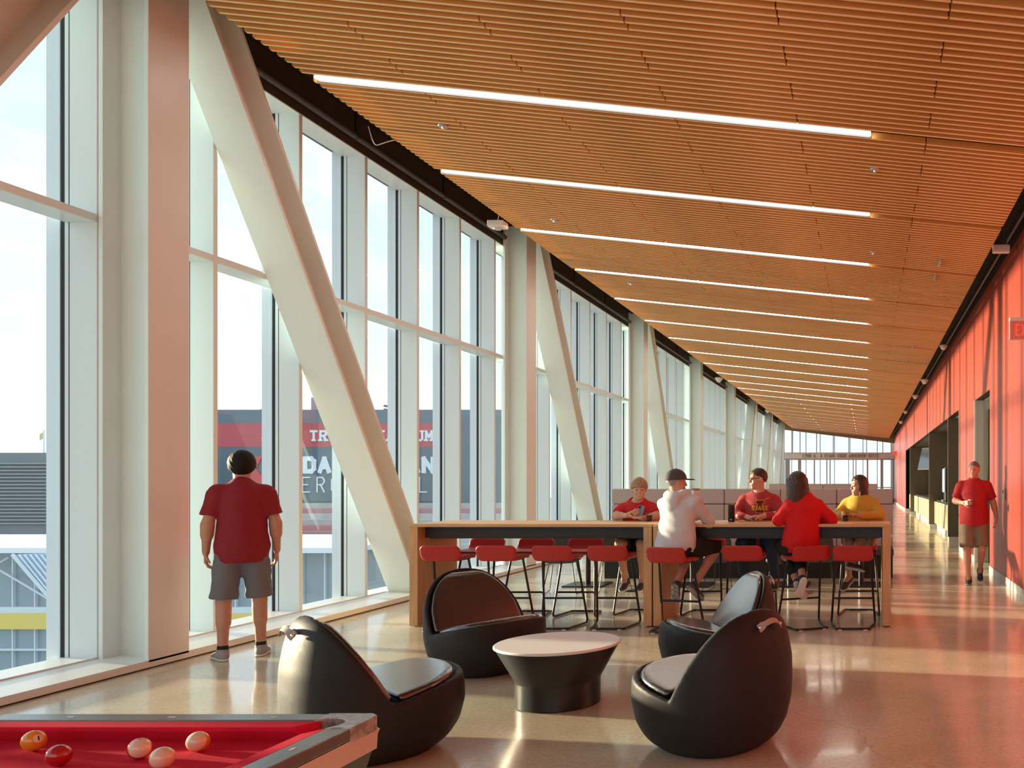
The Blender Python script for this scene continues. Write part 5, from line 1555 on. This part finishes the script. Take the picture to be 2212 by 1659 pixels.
# --- man with glasses and lettered sweatshirt
b0 = (-1.245, 10.03); B = vec(b0[0], b0[1], 0); fv = vec(0, -1, 0); rr = vec(-1, 0, 0)
pg = person('man with glasses in a heather red lettered sweatshirt', b0, fv, at(0, 0.08, 0.885), at(0.0, 0.04, 1.395), W(1637, 1035, 9.97), unit((-0.86, -0.50, -0.02)),
    {'R': (at(0.265, 0.17, 1.155), at(0.085, 0.37, 1.135), unit((0.92, -0.25, 0.0)), unit((0, 0.1, -1)), 0.45), 'L': (at(-0.265, 0.17, 1.155), at(-0.075, 0.40, 1.145), unit((-0.95, -0.15, 0.0)), unit((0, 0.1, -1)), 0.45)},
    {'R': (at(0.15, 0.41, 0.85), at(0.14, 0.22, 0.42), unit(fv + vec(0, 0, -0.2))), 'L': (at(-0.17, 0.40, 0.86), at(-0.20, 0.20, 0.42), unit(fv + vec(0, 0, -0.2)))},
    dict(mat=M_SWEAT, sleeve='long', hem=-0.09, name='sweatshirt', off=0.022, frac=0.86, neck=True, wr=0.006), dict(mat=M_DENIM, frac=1.95, name='jeans'), dict(mat=M_SHD, sole=M_SOLEG),
    dict(style='short', mat=M_HBROWN, th=0.010), skin=M_SKIN2, shw=0.185, wd=1.02, brow=M_HBROWN, smile=True)
H_ = pg['H']
gl = None
for sx in (-1, 1):
    ring = [H_(sx * 0.033 + 0.022 * math.cos(a), 0.098 - 0.010 * abs(math.cos(a)), 0.006 + 0.016 * math.sin(a)) for a in [2 * PI * q / 14 for q in range(14)]]
    o = MB().tube(ring, 0.0026, 6, True).build('glasses_rim', M_BLKMET, pg['root'], True)
    MB().tube([H_(sx * 0.056, 0.088, 0.010), H_(sx * 0.079, 0.0, 0.010)], 0.0028, 6).build('temple', M_BLKMET, o, True)
MB().tube([H_(-0.011, 0.099, 0.010), H_(0.011, 0.099, 0.010)], 0.0024, 6).build('glasses_bridge', M_BLKMET, pg['root'], True)
# chest lettering, laid on the cloth
def on_cloth(p, mb, x, z, m, name, lift=0.003):
    me = p['shirt'].data
    bv = BVHTree.FromPolygons([v.co.copy() for v in me.vertices], [tuple(q.vertices) for q in me.polygons])
    V = []
    for vx, vy, vz in mb.v:
        h = bv.ray_cast(Vector((vx + x, -1.0, vz + z)), Vector((0, 1, 0)))
        yy = h[0].y if h[0] is not None else 0.0
        V.append((vx + x, yy - lift - (0.002 if vy < -1e-6 else 0), vz + z))
    o = link(name, raw(V, mb.f), m, p['shirt'])
    return o
M_GOLD = mat('gold_print', (0.80, 0.52, 0.07), 0.7)
M_MAROON = mat('maroon_print', (0.20, 0.006, 0.012), 0.8)
K_ = 9.85 / FPX
cx = wx(1642, 9.85) - b0[0]; czI = wz(1107, 9.85); hI = 26 * K_
def blockI(w, h, st, ft):
    m = MB()
    m.prism([(-w / 2, 0), (w / 2, 0), (w / 2, ft), (st / 2, ft), (st / 2, h - ft), (w / 2, h - ft), (w / 2, h), (-w / 2, h), (-w / 2, h - ft), (-st / 2, h - ft), (-st / 2, ft), (-w / 2, ft)], 'y', -0.001, 0)
    return m
def rect(x0, x1, z0, z1, n=4):
    m = MB()
    for q in range(n):
        m.box(x0 + (x1 - x0) * q / n, x0 + (x1 - x0) * (q + 1) / n, -0.001, 0, z0, z1)
    return m
def I_parts(g):
    m = MB(); w, h, st, ft = 17 * K_, hI, 8 * K_, 7 * K_
    for x0, x1, z0, z1 in ((-w / 2 - g, w / 2 + g, -g, ft + g), (-w / 2 - g, w / 2 + g, h - ft - g, h + g), (-st / 2 - g, st / 2 + g, ft, h - ft)):
        b_ = rect(x0, x1, z0, z1, 4); m.add(b_.v, b_.f)
    return m
on_cloth(pg, I_parts(1.1 * K_), cx, czI, M_GOLD, 'print_outline', 0.003)
on_cloth(pg, I_parts(0), cx, czI, M_MAROON, 'print_letter', 0.006)
lt = letters('STATE', 6.4 * K_, 9.5 * K_, 7.2 * K_, 1.9 * K_, 0.7 * K_, 0, 0, 0.001)
on_cloth(pg, lt, cx - 17.5 * K_, wz(1102, 9.85), M_GOLD, 'print_letters', 0.009)
sw = MB().prism([(0, 1.2), (1.2, 0), (9, 3.2), (9, 3.8), (2.2, 1.8), (1.2, 3.2)], 'y', -0.001, 0)
sw.v = [(x * K_, y, z * K_) for x, y, z in sw.v]
on_cloth(pg, sw, wx(1653, 9.85) - b0[0], wz(1079, 9.85), M_GOLD, 'print_mark', 0.004)

# --- woman in red, back to us
b0 = (wx(1738, 8.95), 8.95); B = vec(b0[0], b0[1], 0); fv = unit((-0.42, 0.90, 0)); rr = np.cross(fv, vec(0, 0, 1))
person('long-haired woman in a scarlet cardigan with her back to the lounge', b0, fv, at(0, 0.10, 0.885), at(0.02, 0.05, 1.36), W(1722, 1047, 9.0), unit((-0.45, 0.88, -0.05)),
    {'R': (W(1798, 1122, 9.1), at(0.12, 0.38, 1.14), unit((-0.7, 0.7, 0)), vec(0, 0, -1), 0.5), 'L': (at(-0.25, 0.12, 1.13), at(-0.10, 0.38, 1.14), unit((0.5, 0.85, 0)), vec(0, 0, -1), 0.5)},
    {'R': (at(0.09, 0.40, 0.84), W(1733, 1250, 8.95), unit((-0.28, 0.45, -0.85))), 'L': (at(-0.12, 0.40, 0.85), W(1722, 1258, 9.12), unit((0.35, 0.45, -0.70)))},
    dict(mat=M_CARD, sleeve='long', hem=-0.09, name='cardigan', off=0.024, frac=0.97, wr=0.006), dict(mat=M_BSHORT, frac=1.78, name='trousers', r1=0.06), dict(mat=M_SHB, sole=M_SOLEW),
    dict(style='long', mat=M_HBROWN, th=0.028, low=-0.20, w=0.110), skin=M_SKIN2, shw=0.165, wd=1.0, face=False, hs=0.97)

# --- woman in yellow
b0 = (-0.05, 10.05); B = vec(b0[0], b0[1], 0); fv = unit((-0.25, -1, 0)); rr = np.cross(fv, vec(0, 0, 1))
person('woman in a mustard sweater with long brown hair beside the table end', b0, fv, at(0, 0.09, 0.885), at(0.0, 0.05, 1.35), W(1855, 1050, 9.98), unit((-0.88, -0.46, -0.04)),
    {'R': (at(0.23, 0.18, 1.15), at(0.13, 0.36, 1.145), unit((-0.1, -0.9, 0.15)), unit((0.9, 0, 0.1)), 0.9), 'L': (at(-0.265, 0.14, 1.155), at(-0.05, 0.35, 1.15), unit((-0.95, -0.2, 0.1)), unit((0, -0.3, -0.9)), 0.7)},
    {'R': (at(0.05, 0.40, 0.86), W(1833, 1245, 9.75), unit((-0.45, -0.75, -0.45))), 'L': (at(-0.10, 0.42, 0.90), W(1842, 1214, 9.55), unit((0.75, -0.55, -0.1)))},
    dict(mat=M_YEL, sleeve='long', hem=-0.09, name='sweater', off=0.022, frac=0.93, neck=True, wr=0.006), dict(mat=M_BEIGE, frac=0.72, r1=0.10), dict(mat=M_SHBR, sole=M_SOLEW, low=True),
    dict(style='long', mat=M_HBROWN, th=0.018, low=-0.19, w=0.082, fw=-0.01), skin=M_SKIN2, shw=0.165, wd=1.0, brow=M_HBROWN, hs=0.96)

# ================================================================== THINGS ON THE TABLE AND IN HANDS
M_TUMB = mat('white_tumbler', (0.80, 0.76, 0.72), 0.3)
M_DRINK = mat('dark_drink', (0.035, 0.008, 0.008), 0.1)
M_CLEAR = glass_mat('drinking_glass', (0.92, 0.90, 0.88))
p = W(1503, 1092, 9.25)
t = thing('tumbler', 'white tumbler with dark lid raised by the hooded man', 'tumbler', tuple(p))
MB().lathe([(0.032, 0.0), (0.034, 0.004), (0.046, 0.165)], 24).build('cup', M_TUMB, t, True)
MB().lathe([(0.047, 0.165), (0.048, 0.182), (0.040, 0.188)], 24).build('lid', mat('clear_lid', (0.30, 0.24, 0.22), 0.2), t, True)
t = thing('flask', 'tall black flask standing on the oak table', 'flask', (wx(1580, 9.5), 9.5, 1.09))
MB().lathe([(0.034, 0.0), (0.037, 0.004), (0.037, 0.165)], 24).build('body', M_BLACK, t, True)
MB().lathe([(0.0375, 0.165), (0.0375, 0.19), (0.030, 0.196)], 24).build('lid', mat('lid_black', (0.02, 0.02, 0.02), 0.3), t, True)
MB().box(-0.012, 0.012, -0.039, -0.036, 0.02, 0.03).build('label_mark', M_GREYJ, t)
def drink(x, y, lab, mug=False):
    t = thing('glass_mug' if mug else 'drinking_glass', lab, 'glass', (x, y, 1.09))
    MB().lathe([(0.033, 0.0), (0.035, 0.003), (0.040, 0.105)], 24).build('glass', M_CLEAR, t, True)
    MB().lathe([(0.030, 0.006), (0.036, 0.072)], 24).build('drink', M_DRINK, t, True)
    if mug:
        MB().tube(arc_path([(0.037, 0, 0.085), (0.068, 0, 0.08), (0.068, 0, 0.03), (0.036, 0, 0.025)], 0.02), 0.006, 8).build('handle', M_CLEAR, t, True)
drink(wx(1826, 9.58), 9.58, 'glass mug of dark coffee before the woman in yellow', True)
drink(wx(1402, 9.55), 9.55, 'small glass of dark drink beside the woman with the phone')
# phone in her hands
p = W(1383, 1106, 9.62)
t = thing('phone', 'pale blue phone held by the short-haired woman', 'phone', tuple(p)); t.rotation_euler = (math.radians(-20), math.radians(8), 0)
MB().box(-0.037, 0.037, -0.004, 0.004, -0.075, 0.075).build('case', mat('pale_blue_case', (0.20, 0.29, 0.40), 0.3), t, bevel=0.003)
MB().box(-0.030, -0.004, -0.0065, -0.004, 0.040, 0.068).build('camera_bump', M_BLACK, t)
# cup of the walking man
A = pw['A']['R']; hp_ = A[1] + A[2] * 0.10 + A[3] * 0.045 + pw['O']
t = thing('cup', 'small dark cup in the hand of the walking man', 'cup', (hp_[0], hp_[1], hp_[2] - 0.05))
MB().lathe([(0.026, 0.0), (0.034, 0.085), (0.036, 0.09)], 20).build('cup_body', mat('cup_dark', (0.03, 0.025, 0.03), 0.3), t, True)
MB().lathe([(0.036, 0.09), (0.034, 0.098), (0.028, 0.10)], 20).build('lid', M_WHITE, t, True)
